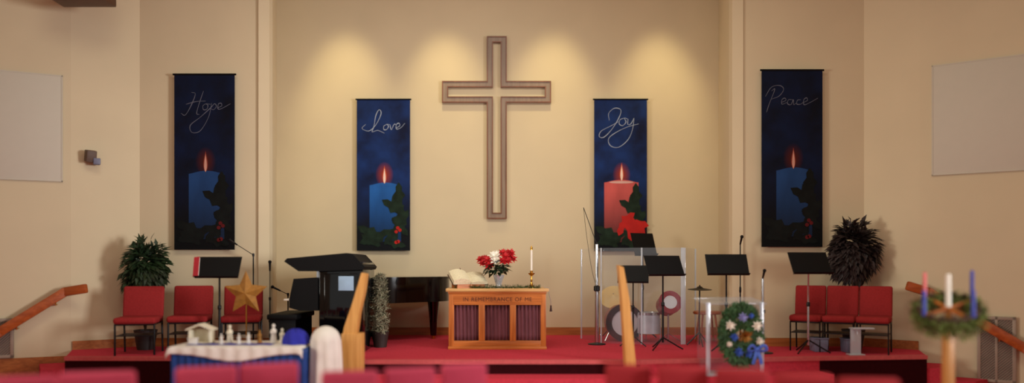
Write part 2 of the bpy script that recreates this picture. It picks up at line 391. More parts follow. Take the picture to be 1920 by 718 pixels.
# ------------------------------------------------------------------ banners
def banner_cloth_mat(name, h, w, fu, fv, k=1.0):
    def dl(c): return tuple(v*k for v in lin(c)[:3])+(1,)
    m = bpy.data.materials.new(name); m.use_nodes = True; nt = m.node_tree; N = nt.nodes; L = nt.links; b = N['Principled BSDF']
    b.inputs['Roughness'].default_value = .75; b.inputs['Specular IOR Level'].default_value = .2
    tc = N.new('ShaderNodeTexCoord'); no = N.new('ShaderNodeTexNoise'); no.inputs['Scale'].default_value = 2.2; no.inputs['Detail'].default_value = 4
    L.new(tc.outputs['Object'], no.inputs['Vector'])
    rp = N.new('ShaderNodeValToRGB'); rp.color_ramp.elements[0].position = .35; rp.color_ramp.elements[1].position = .68
    rp.color_ramp.elements[0].color = dl((8, 18, 50)); rp.color_ramp.elements[1].color = dl((22, 52, 112)); L.new(no.outputs['Fac'], rp.inputs[0])
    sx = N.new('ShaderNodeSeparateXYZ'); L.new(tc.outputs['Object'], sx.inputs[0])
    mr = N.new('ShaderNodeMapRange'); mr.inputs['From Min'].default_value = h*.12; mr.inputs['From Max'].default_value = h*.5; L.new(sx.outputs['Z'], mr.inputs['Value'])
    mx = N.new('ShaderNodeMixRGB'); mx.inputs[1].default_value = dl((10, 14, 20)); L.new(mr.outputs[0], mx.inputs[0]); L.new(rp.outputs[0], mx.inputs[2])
    vm = N.new('ShaderNodeVectorMath'); vm.operation = 'SUBTRACT'; vm.inputs[1].default_value = (fu*w, 0, fv*h); L.new(tc.outputs['Object'], vm.inputs[0])
    vs = N.new('ShaderNodeVectorMath'); vs.operation = 'MULTIPLY'; vs.inputs[1].default_value = (1/(.17*w), 0, 1/(.085*h)); L.new(vm.outputs[0], vs.inputs[0])
    ln = N.new('ShaderNodeVectorMath'); ln.operation = 'LENGTH'; L.new(vs.outputs[0], ln.inputs[0])
    r2 = N.new('ShaderNodeValToRGB'); r2.color_ramp.elements[0].position = .2; r2.color_ramp.elements[0].color = (1, 1, 1, 1); r2.color_ramp.elements[1].position = 1; r2.color_ramp.elements[1].color = (0, 0, 0, 1)
    L.new(ln.outputs['Value'], r2.inputs[0])
    m2 = N.new('ShaderNodeMixRGB'); m2.inputs[2].default_value = dl((150, 52, 34)); L.new(r2.outputs[0], m2.inputs[0]); L.new(mx.outputs[0], m2.inputs[1])
    L.new(m2.outputs[0], b.inputs['Base Color']); return m
PB = mat('printed_blue_candle', (34, 92, 164), .75, var=.18, scale=2.5, stretch=(2, 1, .6), spec=.2)
PP = mat('printed_pink_candle', (196, 88, 84), .75, var=.14, scale=2.5, stretch=(2, 1, .6), spec=.2)
PF = mat('printed_flame', (250, 216, 196), .75, var=.1, spec=.2)
PFE = mat('printed_flame_edge', (208, 96, 66), .75, var=.1, spec=.2)
PL = mat('printed_holly', (24, 40, 28), .75, var=.5, scale=9, spec=.2)
PR = mat('printed_berry_red', (186, 36, 32), .75, var=.15, spec=.2)
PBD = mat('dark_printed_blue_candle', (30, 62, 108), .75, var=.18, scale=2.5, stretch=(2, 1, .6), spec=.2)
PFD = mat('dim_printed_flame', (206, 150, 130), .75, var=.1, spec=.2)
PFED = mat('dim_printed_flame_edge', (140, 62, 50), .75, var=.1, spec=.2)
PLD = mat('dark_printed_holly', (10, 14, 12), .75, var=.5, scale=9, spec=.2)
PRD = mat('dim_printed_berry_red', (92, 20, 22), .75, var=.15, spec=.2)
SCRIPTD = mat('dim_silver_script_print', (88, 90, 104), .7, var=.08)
PTOP = mat('printed_candle_rim', (214, 170, 160), .75, var=.1, spec=.2)
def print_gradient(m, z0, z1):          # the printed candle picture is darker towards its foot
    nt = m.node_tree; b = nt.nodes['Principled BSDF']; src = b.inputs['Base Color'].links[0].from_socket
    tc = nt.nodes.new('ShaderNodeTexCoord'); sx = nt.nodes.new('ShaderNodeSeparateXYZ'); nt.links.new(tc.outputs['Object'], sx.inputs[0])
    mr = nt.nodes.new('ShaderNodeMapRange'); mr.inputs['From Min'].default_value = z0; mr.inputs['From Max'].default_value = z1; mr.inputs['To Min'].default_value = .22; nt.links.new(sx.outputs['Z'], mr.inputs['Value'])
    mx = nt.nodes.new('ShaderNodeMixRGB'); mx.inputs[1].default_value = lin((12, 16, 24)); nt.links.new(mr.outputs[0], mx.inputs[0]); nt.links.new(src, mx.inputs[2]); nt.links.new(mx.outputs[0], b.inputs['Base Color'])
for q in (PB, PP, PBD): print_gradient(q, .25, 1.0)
WORDS = {
 'Joy': (134, 228, 40, 665, [[(85,135),(83,104),(108,82),(135,90),(126,125),(95,175),(62,208),(42,205),(50,182),(90,160),(126,140)], [(150,125),(132,132),(128,150),(143,158),(157,142),(150,125),(166,130)], [(166,130),(165,152),(178,150),(192,125)], [(192,125),(185,175),(165,220),(125,252),(90,245),(82,215),(110,190),(160,165),(212,150)]]),
 'Love': (136, 228, 40, 650, [[(60,150),(45,168),(75,178),(105,150),(126,105),(118,88),(104,112),(95,160),(88,182),(112,176),(140,188)], [(150,150),(138,158),(138,172),(150,172),(158,158),(150,150),(164,152)], [(164,152),(170,173),(182,150),(192,153)], [(190,166),(206,156),(202,145),(191,152),(192,170),(210,165),(228,145)]]),
 'Hope': (145, 220, 38, 652, [[(60,185),(75,192),(95,160),(112,115),(98,108)], [(142,103),(126,150),(117,185),(127,190)], [(78,152),(115,142),(150,140)], [(150,150),(140,158),(142,172),(154,170),(158,156),(150,150),(168,152)], [(172,148),(160,200),(130,250),(100,256),(94,230),(130,200),(168,165),(182,150),(189,160),(179,172),(168,168)], [(192,166),(208,158),(206,148),(196,152),(196,170),(212,166),(240,150)]]),
 'Peace': (145, 220, 38, 652, [[(52,196),(62,165),(82,112),(70,118)], [(48,138),(70,104),(100,98),(114,112),(98,136),(70,148)], [(106,160),(122,152),(118,144),(108,150),(108,166),(126,160)], [(146,150),(132,150),(128,164),(140,168),(149,150),(150,168),(160,162)], [(176,150),(164,152),(162,166),(176,166),(186,158)], [(186,160),(200,152),(197,143),(187,150),(188,168),(206,162),(238,144)]]),
}
def banner(word, px0, px1, py0, py1, Y, kind, label, wallY):
    x0, x1 = XX(px0, Y), XX(px1, Y); z0, z1 = ZZ(py1, Y), ZZ(py0, Y); wd, h = x1-x0, z1-z0
    t = thing('hanging_banner', label, 'banner', ((x0+x1)/2, wallY, z0), 0, 'advent banners on the chancel walls')
    off = Y-wallY
    fu, fv = (.02, .5)
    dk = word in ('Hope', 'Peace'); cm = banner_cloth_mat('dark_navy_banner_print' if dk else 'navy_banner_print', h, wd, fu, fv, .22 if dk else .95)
    def u(a, b, k): return (a*wd, off-.004-.0015*k, b*h)
    m = MB(); m.mi = 0
    m.prism([(-wd/2, 0), (wd/2, 0), (wd/2, h), (-wd/2, h)], off-.004, off+.004, 'y')
    def poly(ps, k, mi):
        m.mi = mi; m._add([u(a, b, k) for a, b in ps], [list(range(len(ps)))])
    ca, cb, ct = (-.26, .33, .44) if kind == 'blue' else (-.31, .34, .46)
    n = 12
    poly([(ca, .06), (cb, .06), (cb, ct-.01)]+[(cb+(ca-cb)*i/n, ct-.012+.02*math.sin(math.pi*i/n)) for i in range(1, n)]+[(ca, ct-.01)], 1, 1)
    poly([((ca+cb)/2+(cb-ca)*.36*math.cos(a*math.pi/8), ct-.008+.008*math.sin(a*math.pi/8)) for a in range(16)], 2, 5)
    def fl(s):
        q = []
        for i in range(21):
            a = i/20; q.append((math.sin(math.pi*a**.8)*.045*s*(1-a*.5), ct+.0+a*.12*s))
        return [(fu+x, y) for x, y in q]+[(fu-x, y) for x, y in q[::-1][1:-1]]
    poly(fl(1.0), 2, 6); poly([(fu+(x-fu)*.7, y) for x, y in fl(.86)], 3, 2)
    lay = [0.0]
    def hl(cx, cy, ang, l, k, mi, wdt=.5, spikes=3):
        q = []; c, s_ = math.cos(ang), math.sin(ang); asp = wd/h
        up = []
        for i in range(spikes*2+1):
            f = i/(spikes*2); r = math.sin(math.pi*min(.98, max(.02, f)))*wdt*.5*(1 if i % 2 else .55); up.append((f, r))
        pts = up+[(f, -r) for f, r in up[::-1]]
        lay[0] += .12
        poly([(cx+(x*c-y*s_)*l, cy+(x*s_+y*c)*l*asp) for x, y in pts], k+lay[0], mi)
    rs = random.Random(hash(word) % 1000 if False else len(word)*7+ord(word[0]))
    for (cx, cy, an, l) in ((-.48, .16, -.5, .55), (-.3, .04, .6, .5), (-.45, .05, .3, .5), (-.2, .12, -1.2, .3), (.02, .04, .9, .5), (.15, .20, .35, .34), (.30, .28, 1.6, .48), (.42, .24, 2.6, .52), (.38, .2, 2.0, .5), (.2, .12, 1.0, .5), (.46, .10, 2.3, .45), (-.05, .03, 2.6, .42), (.42, .03, 2.9, .4)):
        hl(cx, cy, an, l, 3, 3)
    if kind == 'blue':
        for (cx, cy) in ((.27, .15), (.31, .135), (.24, .125), (.28, .06), (.24, .055)):
            poly([(cx+.032*math.cos(a*math.pi/6), cy+.032*wd/h*math.sin(a*math.pi/6)) for a in range(12)], 6.5, 4)
    else:
        for (cx, cy, an, l) in ((.02, .23, -.75, .62), (.14, .22, -1.3, .5), (.2, .19, -.2, .34), (.05, .2, .6, .26), (.06, .2, -1.9, .3)):
            hl(cx, cy, an, l, 4, 4, .6, 2)
        poly([(.16+.05*math.cos(a*math.pi/6), .185+.05*wd/h*math.sin(a*math.pi/6)) for a in range(12)], 7.5, 4)
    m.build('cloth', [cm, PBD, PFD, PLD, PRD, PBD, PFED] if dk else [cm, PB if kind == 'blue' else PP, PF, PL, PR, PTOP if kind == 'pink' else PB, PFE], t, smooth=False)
    cx, ww, cy, hh, strokes = WORDS[word]; m = MB()
    for s_ in strokes:
        q = spline([((a-cx)/ww*wd, 0, (1-(b-cy)/hh)*h) for a, b in s_], 7); k = len(q)
        rr = [.003+.0042*math.sin(math.pi*min(1, (i+1)/k))*(.6+.4*math.sin(i*.5)) for i in range(k)]
        m.tube([(p.x, off-.008, p.z) for p in q], rr, 6, flat=.35)
    m.build('lettering', SCRIPTD if dk else SCRIPTM, t)['label'] = 'silver script reading '+word
    m = MB(); m.tube([(-wd/2-.02, off-.002, h-.012), (wd/2+.02, off-.002, h-.012)], .014, 8)
    for x in (-wd*.4, wd*.4): m.box((x, off/2-.003, h-.012), (.02, abs(off)-.002, .02))
    m.build('hanging_rod', BLACK, t)
banner('Hope', 327, 440, 138, 468, 10.53, 'blue', 'tall dark navy banner reading Hope with a blue candle, on the left wing wall', 10.598)
banner('Love', 669, 769, 185, 470, 12.27, 'blue', 'navy banner reading Love with a blue candle, between organ and cross', 12.348)
banner('Joy', 1114, 1213, 185, 471, 12.27, 'pink', 'navy banner reading Joy with a pink candle, right of the cross', 12.348)
banner('Peace', 1428, 1542, 130, 463, 10.53, 'blue', 'tall dark navy banner reading Peace with a blue candle, on the right wing wall', 10.598)

# ------------------------------------------------------------------ communion table
TX, TYF = XX(932.5, 10.2), 10.2
t = thing('communion_table', 'oak communion table with carved frieze and maroon curtain panels', 'table', (TX, TYF+.31, STAGE))
MB().box((0, 0, .818), (1.42, .68, .044), .008).build('table_top', [OAKTOP], t)
m = MB(); m.box((0, 0, .782), (1.36, .64, .03), .008); m.build('cornice', OAK, t)
MB().box((0, -.295, .69), (1.22, .03, .155)).build('frieze', OAK, t)
m = MB()
for sx in (-1, 1):
    MB().box((sx*.635, -.27, .384), (.075, .075, .768), .005).build('corner_post', OAKV, t)
    MB().box((sx*.635, .27, .384), (.075, .075, .768), .005).build('corner_post', OAKV, t)
    MB().box((sx*.635, 0, .40), (.025, .47, .7)).build('side_panel', OAKV, t)
    MB().box((sx*.215, -.29, .365), (.085, .04, .5), .003).build('stile', OAKV, t)
MB().box((0, .29, .40), (1.2, .02, .7)).build('back_panel', OAKV, t)
MB().box((0, -.285, .075), (1.2, .045, .09), .003).build('bottom_rail', OAK, t)
MB().box((0, -.0, .02), (1.36, .66, .04), .006).build('plinth', OAK, t)
for cx in (-.427, 0, .427):
    wd = .34
    def f(a, b, cx=cx, wd=wd): return (cx+(a-.5)*wd, -.262+.014*math.sin(a*math.pi*2*6.5+b*.6)*(.7+.3*b), .12+.50*b)
    MB().grid(f, 78, 6).build('curtain', MAROONC, t, solid=.003)
cu = bpy.data.curves.new('frieze_text', 'FONT'); cu.body = 'IN REMEMBRANCE OF ME'; cu.size = .076; cu.align_x = 'CENTER'; cu.extrude = .002; cu.space_character = 1.1; cu.space_word = 1.2
to = bpy.data.objects.new('tmp_text', cu); C.objects.link(to); bpy.context.view_layer.update()
me = bpy.data.meshes.new_from_object(to.evaluated_get(bpy.context.evaluated_depsgraph_get())); bpy.data.objects.remove(to)
me.materials.clear(); me.materials.append(LETTER)
lo = bpy.data.objects.new('carved_lettering', me); C.objects.link(lo); lo.parent = t; lo.location = (0, -.3105, .665); lo.rotation_euler = (R(90), 0, 0); lo['label'] = 'dark carved letters IN REMEMBRANCE OF ME'
TT = STAGE+.84      # table top height

# open bible
bx = XX(877, 10.4)
tilt = R(27)
t = thing('book_rest', 'low slanted wooden rest under the open bible', 'book rest', (bx, 10.43, TT), R(20))
m = MB(); m.prism([(-.14, 0), (.12, 0), (.12, .158), (-.14, .03)], -.2, .2, 'x'); m.build('wedge', OAK, t, smooth=False)
MB().box((0, -.148, .028), (.4, .016, .056)).build('lip', OAK, t)
t = thing('open_bible', 'large open bible with cream pages propped on the communion table', 'book', (bx, 10.43, TT), R(20))
Rt = Matrix.Rotation(tilt, 4, 'X'); off = Vector((0, -.135, .042))
def tl(x, y, z): return off+Rt.to_3x3() @ Vector((x, y, z))
m = MB(); q = [(-.26, 0), (.26, 0), (.26, .31), (-.26, .31)]
m._add([tl(a, b, c) for c in (.002, .009) for a, b in q], [[0, 1, 2, 3], [4, 5, 6, 7], [0, 1, 5, 4], [1, 2, 6, 5], [2, 3, 7, 6], [3, 0, 4, 7]]); m.build('cover', COVER, t, smooth=False)
PAGEP = bpy.data.materials.new('printed_page'); PAGEP.use_nodes = True
nt = PAGEP.node_tree; b = nt.nodes['Principled BSDF']; b.inputs['Roughness'].default_value = .8
tc = nt.nodes.new('ShaderNodeTexCoord'); wv = nt.nodes.new('ShaderNodeTexNoise'); wv.inputs['Scale'].default_value = 60
mp = nt.nodes.new('ShaderNodeMapping'); mp.inputs['Scale'].default_value = (.6, 1.6, 1.6); nt.links.new(tc.outputs['Object'], mp.inputs[0]); nt.links.new(mp.outputs[0], wv.inputs[0])
rp = nt.nodes.new('ShaderNodeValToRGB'); rp.color_ramp.elements[0].position = .38; rp.color_ramp.elements[0].color = lin((222, 209, 172)); rp.color_ramp.elements[1].position = .55; rp.color_ramp.elements[1].color = lin((240, 228, 192))
nt.links.new(wv.outputs['Fac'], rp.inputs[0]); nt.links.new(rp.outputs[0], b.inputs['Base Color'])
for sg, th in ((-1, .088), (1, .045)):
    m = MB(); n = 12; rows = []
    prof = [(sg*(.004+.244*i/n), .012+th*math.sin(math.pi*min(1, .12+i/n*.75))**.6) for i in range(n+1)]
    vs = [tl(x, yy, z) for yy in (.008, .302) for x, z in prof]+[tl(x, yy, .009) for yy in (.008, .302) for x, z in prof]
    k = n+1; fs = []
    for i in range(n):
        fs += [[i, i+1, k+i+1, k+i], [i, i+1, 2*k+i+1, 2*k+i], [k+i, k+i+1, 3*k+i+1, 3*k+i], [2*k+i, 2*k+i+1, 3*k+i+1, 3*k+i]]
    fs += [[n, k+n, 3*k+n, 2*k+n], [0, k, 3*k, 2*k]]
    m._add(vs, fs); m.build('page_block', [PAGEP], t, ang=30)
m = MB(); p0 = tl(-.10, .30, .07)
for dx in (-.02, .02): m.tube(spline([p0, p0+Vector((dx*.6, -.01, .02)), p0+Vector((dx*1.3, 0, .022)), p0+Vector((dx*.8, .005, .004)), p0], 5), .005, 6)
m.tube([p0, p0+Vector((.02, .0, .03)), p0+Vector((.012, 0, .042))], .004, 6); m.build('ribbon_marker', mat('dark_red_ribbon', (92, 20, 16), .6), t)['label'] = 'dark red ribbon bow'

# poinsettias in a glass vase
vx = XX(935, 10.42); vy = 10.42
t = thing('glass_vase', 'fluted clear glass vase holding the poinsettias', 'vase', (vx, vy, TT))
m = MB(); m.lathe([(.055, 0), (.058, .012), (.04, .03), (.045, .06), (.06, .12), (.082, .185), (.076, .185), (.054, .12), (.038, .06), (.0, .04)], 36, flute=-.07); m.build('vase_body', VASEG, t, ang=70)
t = thing('poinsettia_bouquet', 'bouquet of red and white poinsettias with dark green leaves', 'bouquet', (vx-.03, vy, TT+.078))
rs = random.Random(4)
def petal_flower(m, c, face, r, n=7, tiers=2):
    face = Vector(face).normalized(); a = face.orthogonal().normalized(); b = face.cross(a)
    for ti in range(tiers):
        for i in range(n):
            th = 2*math.pi*(i+.5*ti)/n+rs.uniform(-.15, .15); d = a*math.cos(th)+b*math.sin(th)+face*(.25+.5*ti)
            m.leaf(Vector(c)+face*.01*ti, d, face, r*(1-.25*ti)*rs.uniform(.85, 1.1), r*.5, .1)
m = MB()
for i in range(5): m.tube([(rs.uniform(-.01, .04), rs.uniform(-.02, .02), .0), (rs.uniform(-.1, .13), rs.uniform(-.05, .05), .27)], .004, 5)
m.build('stem', GREEN, t)
m = MB()
for i in range(120):
    a = rs.uniform(0, 2*math.pi); el = rs.uniform(-.3, .5); d = Vector((math.cos(a)*1.3, math.sin(a), el))
    m.leaf(Vector((0, 0, rs.uniform(.14, .26)))+d*rs.uniform(.04, .11), d+Vector((0, 0, rs.uniform(-.6, .3))), (0, 0, 1), rs.uniform(.08, .13), rs.uniform(.05, .08))
m.build('foliage', GREEN, t)
flowers = [(-.19, -.05, .27, 'r'), (-.12, -.10, .31, 'r'), (-.16, .02, .33, 'r'), (-.22, -.02, .32, 'r'), (-.11, -.09, .24, 'r'), (-.03, -.1, .36, 'w'), (-.045, -.03, .38, 'w'), (.0, -.06, .38, 'w'), (-.02, -.11, .31, 'w'),
           (.12, -.1, .36, 'r'), (.17, -.05, .38, 'r'), (.08, -.04, .41, 'r'), (.15, -.10, .30, 'r'), (.22, -.03, .33, 'r'), (.14, .04, .40, 'r'), (.09, -.11, .30, 'r'), (.2, -.04, .41, 'r')]
for x, y, z, c in flowers:
    m = MB(); petal_flower(m, (x, y, z), (x*1.2, -.5+y, .45), .085, 7, 3); m.blob((x, y-.02, z+.015), .008)
    o = m.build('flower', PETALR if c == 'r' else PETALW, t); o['label'] = ('red' if c == 'r' else 'white')+' poinsettia head'

# garland on the table
def needles(m, pts, r, n, l, rad=.0025, spread=1.0):
    for i in range(n):
        f = rs.uniform(0, len(pts)-1.001); k = int(f); p = Vector(pts[k]).lerp(Vector(pts[k+1]), f-k); tg = (Vector(pts[k+1])-Vector(pts[k])).normalized()
        a = rs.uniform(0, 2*math.pi); o = tg.orthogonal().normalized(); o2 = tg.cross(o); d = (o*math.cos(a)+o2*math.sin(a))*spread+tg*rs.uniform(-.3, .9)
        st = p+(o*math.cos(a)+o2*math.sin(a))*rs.uniform(0, r)
        m.leaf(st, d, tg, l*rs.uniform(.6, 1.2), rad*2, .1)
m = MB(); pts = [(XX(px, 10.28), 10.28+.03*math.sin(px*.11), TT+.016+.006*math.sin(px*.3)) for px in range(852, 1016, 8)]
m.tube(pts, .006, 5); needles(m, pts, .02, 1500, .04, .004, .8)
for v in m.bm.verts:
    if v.co.z < TT+.0005: v.co.z = TT+.0005
tag(m.build('evergreen_garland', PINE), 'strand of evergreen sprigs lying along the communion table top', 'garland')

# candlestick
cxp = XX(996.5, 10.45)
t = thing('brass_candlestick', 'brass candlestick at the right end of the communion table', 'candlestick', (cxp, 10.45, TT))
MB().lathe([(.05, 0), (.05, .008), (.03, .018), (.034, .03), (.016, .05), (.012, .09), (.018, .105), (.012, .12), (.014, .17), (.045, .2), (.048, .21), (.02, .215), (.022, .245), (.0, .246)], 24).build('stem', BRASS, t)
MB().lathe([(.017, .05), (.022, .06), (.017, .07)], 16, (0, 0, 0)).build('knop', BRASS, t)
c = thing('altar_candle', 'tall slim white candle with a brass cap, standing in the brass candlestick', 'candle', (cxp, 10.45, TT+.246))
MB().lathe([(.015, 0), (.015, .30)], 16).build('wax', CANDW, c)
MB().lathe([(.018, .29), (.018, .325), (.008, .338), (.003, .352), (.0, .352)], 16).build('brass_cap', BRASS, c)
# tassel cord
x = TX+.71
t = thing('tassel_cord', 'thin cord with a dark tassel hanging off the right end of the communion table', 'cord', (x, 10.42, TT))
MB().tube(spline([(-.05, 0, .004), (.0, 0, .005), (.012, 0, -.01), (.022, 0, -.1), (.04, -.01, -.17), (.045, 0, -.24)], 6), .005, 6).build('cord', mat('pale_cord', (170, 158, 150), .8), t)
MB().lathe([(.0, -.24), (.014, -.25), (.010, -.262), (.02, -.33), (.0, -.33)], 12, (.045, 0, 0)).build('tassel', mat('dark_tassel', (84, 66, 62), .9), t)

# ------------------------------------------------------------------ red stage chairs
def make_stage_chair(label):
    t = thing('upholstered_chair', label, 'chair', (0, 0, 0), 0, 'red chairs on the stage')
    MB().box((0, -.02, .445), (.51, .48, .085), .035, 3).build('seat', REDF, t, ang=60)
    m = MB(); m.box((0, .235, .67), (.51, .065, .42), .03, 3, rot=(R(-9), 0, 0)); m.build('backrest', REDF, t, ang=60)
    for sx in (-1, 1):
        MB().tube([(sx*.235, -.22, 0), (sx*.235, -.22, .40)], .013, 8).build('leg', BMETAL, t)
        MB().tube([(sx*.235, .24, 0), (sx*.235, .20, .42), (sx*.235, .275, .82)], .013, 8).build('leg', BMETAL, t)
    m = MB(); q = [(-.235, -.22, .395), (.235, -.22, .395), (.235, .2, .395), (-.235, .2, .395), (-.235, -.22, .395)]; m.tube(q, .012, 8)
    m.build('seat_frame', BMETAL, t); MB().box((0, -.02, .25), (.46, .40, .012)).build('book_rack', BMETAL, t)
    return t
c0 = make_stage_chair('red chair on the left of the stage, in front of the green plant')
c0.location = (XX(261, 9.72), 9.72, STAGE); c0.rotation_euler = (0, 0, R(12))
dup(c0, (XX(357, 10.0), 10.0, STAGE), R(12), 'red chair in the middle of the left stage row, left of the music stand')
dup(c0, (XX(454, 10.0), 10.0, STAGE), R(14), 'red chair behind the golden star, nearest the organ')
for (px, Y, lab) in ((1520, 10.36, 'red chair right of the wreath, leftmost of the right stage row'), (1580, 10.17, 'red chair in the middle of the right stage row'), (1642, 9.98, 'red chair nearest the right splayed wall, before the dark plant')):
    r = dup(c0, (XX(px, Y)-.125, Y-.20, STAGE), R(-32), lab); r.scale = (.79, 1, 1)

# ------------------------------------------------------------------ music stands
def make_stand(label, pm=BMETAL):
    t = thing('music_stand', label, 'music stand', (0, 0, 0), 0, 'music stands on the stage')
    m = MB(); m.box((0, 0, 1.17), (.56, .008, .30), .003, 1, rot=(R(-28), 0, 0)); m.build('desk', BLACK, t)
    MB().box((0, -.09, 1.035), (.56, .055, .008), rot=(R(-28), 0, 0)).build('ledge', BLACK, t)
    MB().tube([(0, .03, .1), (0, .03, .62)], .016, 10).build('lower_pole', pm, t)
    MB().tube([(0, .03, .60), (0, .03, 1.12), (0, .012, 1.15)], .012, 10).build('upper_pole', pm, t)
    MB().lathe([(.02, .6), (.024, .61), (.024, .65), (.016, .66)], 12, (0, .03, 0)).build('collar', BMETAL, t)
    for k in range(3):
        a = R(90+120*k)
        MB().tube([(0, .03, .17), (.2*math.cos(a), .03+.2*math.sin(a), .05), (.27*math.cos(a), .03+.27*math.sin(a), .012)], .010, 8).build('leg', BMETAL, t)
    return t
s0 = make_stand('black music stand with a red folder, left of the organ')
def place_stand(o, px, py, Y, rz, label=None, sc=1.0):
    z = ZZ(py, Y)-STAGE; loc = (XX(px, Y), Y, STAGE)
    r = o if label is None else dup(o, loc, rz, label)
    r.location = loc; r.rotation_euler = (0, 0, rz); r.scale = (1, 1, z/1.17) if sc == 1.0 else (sc, sc, z/1.17); return r
place_stand(s0, 410, 500, 9.55, R(0), None)
place_stand(s0, 1245, 497, 10.15, R(18), 'black music stand in front of the drum shield, left of the round stool')
place_stand(s0, 1363, 495, 10.0, R(-2), 'black music stand directly behind the wreath pulpit')
place_stand(make_stand('music stand on a bright chrome pole, before the leftmost right chair', CHROME), 1518, 492, 9.75, R(10))
place_stand(s0, 1207, 457, 11.75, R(28), 'tallest black music stand, beside the foot of the Joy banner', .8)
place_stand(s0, 1187, 513, 10.6, R(-12), 'lower black music stand just right of the light wood post', .78)
# red folder on the left stand
zf = ZZ(500, 9.55)
t = thing('folder', 'red folder lying on the left music stand', 'folder', (XX(410, 9.55), 9.55, zf), 0)
rf = mat('red_folder_card', (172, 30, 44), .6)
MB().box((-.285, -.014, .0), (.07, .012, .29), .002, 1, rot=(R(-28), R(-8), 0)).build('folder_cover', rf, t)
MB().box((-.27, -.010, .0), (.05, .006, .26), rot=(R(-28), R(-8), 0)).build('sheets', WHITEC, t)

# ------------------------------------------------------------------ microphone stands
def mic_stand(label, px, Y, ztop, boom, base='tripod', pr=.009, pm=BMETAL, mic=True, cable=None, floorz=STAGE, rz=0):
    t = thing('microphone_stand', label, 'microphone stand', (XX(px, Y), Y, floorz), rz)
    h = ztop-floorz
    if base == 'round': MB().lathe([(.13, 0), (.13, .012), (.03, .03), (.015, .05)], 24).build('base', BMETAL, t)
    else:
        for k in range(3):
            a = R(30+120*k); MB().tube([(0, 0, .16), (.25*math.cos(a), .25*math.sin(a), .01)], .008, 6).build('leg', BMETAL, t)
    MB().tube([(0, 0, .02), (0, 0, h*.55)], pr*1.25, 10).build('lower_pole', pm, t)
    MB().tube([(0, 0, h*.54), (0, 0, h)], pr, 10).build('upper_pole', pm, t)
    MB().lathe([(pr*1.3, h*.53), (pr*1.9, h*.54), (pr*1.9, h*.58), (pr*1.1, h*.59)], 12).build('clutch', BMETAL, t)
    e = Vector((0, 0, h))
    if boom:
        e = Vector((boom[0], boom[1], boom[2]-floorz)); MB().tube([(0, 0, h), e], .005, 8).build('boom', BMETAL, t)
        MB().lathe([(.0, -.025), (.016, -.02), (.016, .02), (.0, .025)], 10, (0, 0, h)).build('boom_joint', BMETAL, t)
    if mic:
        d = (e-Vector((0, 0, h))); d = d.normalized() if d.length > .01 else Vector((0, -.4, .6)).normalized()
        b = MB(); b.tube([e, e+d*.11], [.011, .016], 10); b.build('microphone', BMETAL, t)
        MB().blob(e+d*.125, .024).build('microphone_grille', BLACK, t)
    if cable: MB().tube(spline(cable, 8), .003, 5).build('cable', BLACK, t)
    return t
Yb = 10.85; xb = XX(1119, Yb)
tip = W(1094, 389, Yb)
mic_stand('silver stand with a thin raised boom, left of the Joy banner', 1119, Yb, ZZ(458, Yb), (tip.x-xb, 0, tip.z), 'round', .024, CHROME, False,
          [(tip.x-xb, 0, tip.z-STAGE), (tip.x-xb+.05, -.01, tip.z-STAGE-.45), (tip.x-xb+.13, -.01, tip.z-STAGE-.95), (.03, -.02, .75)])
mic_stand('black microphone stand with sideways boom below the Hope banner', 475, 10.4, ZZ(478, 10.4), (-.22, -.02, ZZ(459, 10.4)), 'round')
mic_stand('black microphone stand between golden star and organ bench', 506, 10.2, ZZ(560, 10.2), (0, 0, ZZ(508, 10.2)), 'round')
mic_stand('black microphone stand with a microphone level with the organ keys', 540, 10.75, ZZ(552, 10.75), (-.10, -.03, ZZ(545, 10.75)))
mic_stand('pale microphone stand just right of the wreath pulpit', 1430, 9.75, ZZ(522, 9.75), None, 'round', .018, CHROME)
mic_stand('black microphone stand with its microphone left of the Peace banner', 1388, 10.45, ZZ(458, 10.45), None, 'round', .008)

# ------------------------------------------------------------------ organ and bench
xo = XX(649, 10.0)
t = thing('organ_console', 'black organ console seen from its side, with slanted canopy', 'organ', (xo-.02, 10.22, STAGE))
MB().box((0, 0, .60), (.58, .92, 1.2), .012).build('cabinet', GLOSSB, t)
MB().prism([(-.74, 1.21), (-.70, 1.25), (.08, 1.32), (.16, 1.31), (.32, 1.14), (.30, 1.10), (-.29, 1.08), (-.55, 1.08)], -.50, .50, 'y').build('canopy', BLACK, t, smooth=False)
MB().prism([(-.68, .60), (-.68, .70), (-.62, .98), (-.30, 1.0), (-.30, .56), (-.55, .56)], -.48, .48, 'y').build('keyboard_case', BLACK, t, smooth=False)
m = MB()
for k in range(24): m.box((-.70, -.46+k*.04, .705), (.10, .037, .02), .002, 1)
m.build('keys', CANDW, t)
MB().box((-.31, -.43, 1.04), (.03, .03, .12)).build('canopy_post', CHROME, t)
MB().box((-.31, .43, 1.04), (.03, .03, .12)).build('canopy_post', CHROME, t)
MB().box((.0, -.463, .60), (.44, .012, .9), .008).build('side_panel', GLOSSB, t)
MB().box((.07, -.472, .92), (.20, .006, .19), .002).build('painted_reflection', mat('pale_blue_reflection', (150, 176, 200), .6), t)['label'] = 'pale blue painted reflection'  # window reflection on the gloss cabinet, put in as a flat coloured panel
MB().box((-.42, 0, .10), (.26, .84, .06), .01).build('pedalboard', BLACK, t)
xb = XX(556, 9.95)
t = thing('organ_bench', 'black organ bench left of the organ console', 'bench', (xb-.14, 10.22, STAGE))
MB().box((0, 0, .475), (.40, .95, .07), .015).build('seat', BLACK, t)
for sy in (-1, 1):
    MB().box((0, sy*.42, .22), (.34, .04, .44), .006).build('leg', BLACK, t)
MB().box((0, 0, .2), (.03, .82, .06)).build('stretcher', BLACK, t)

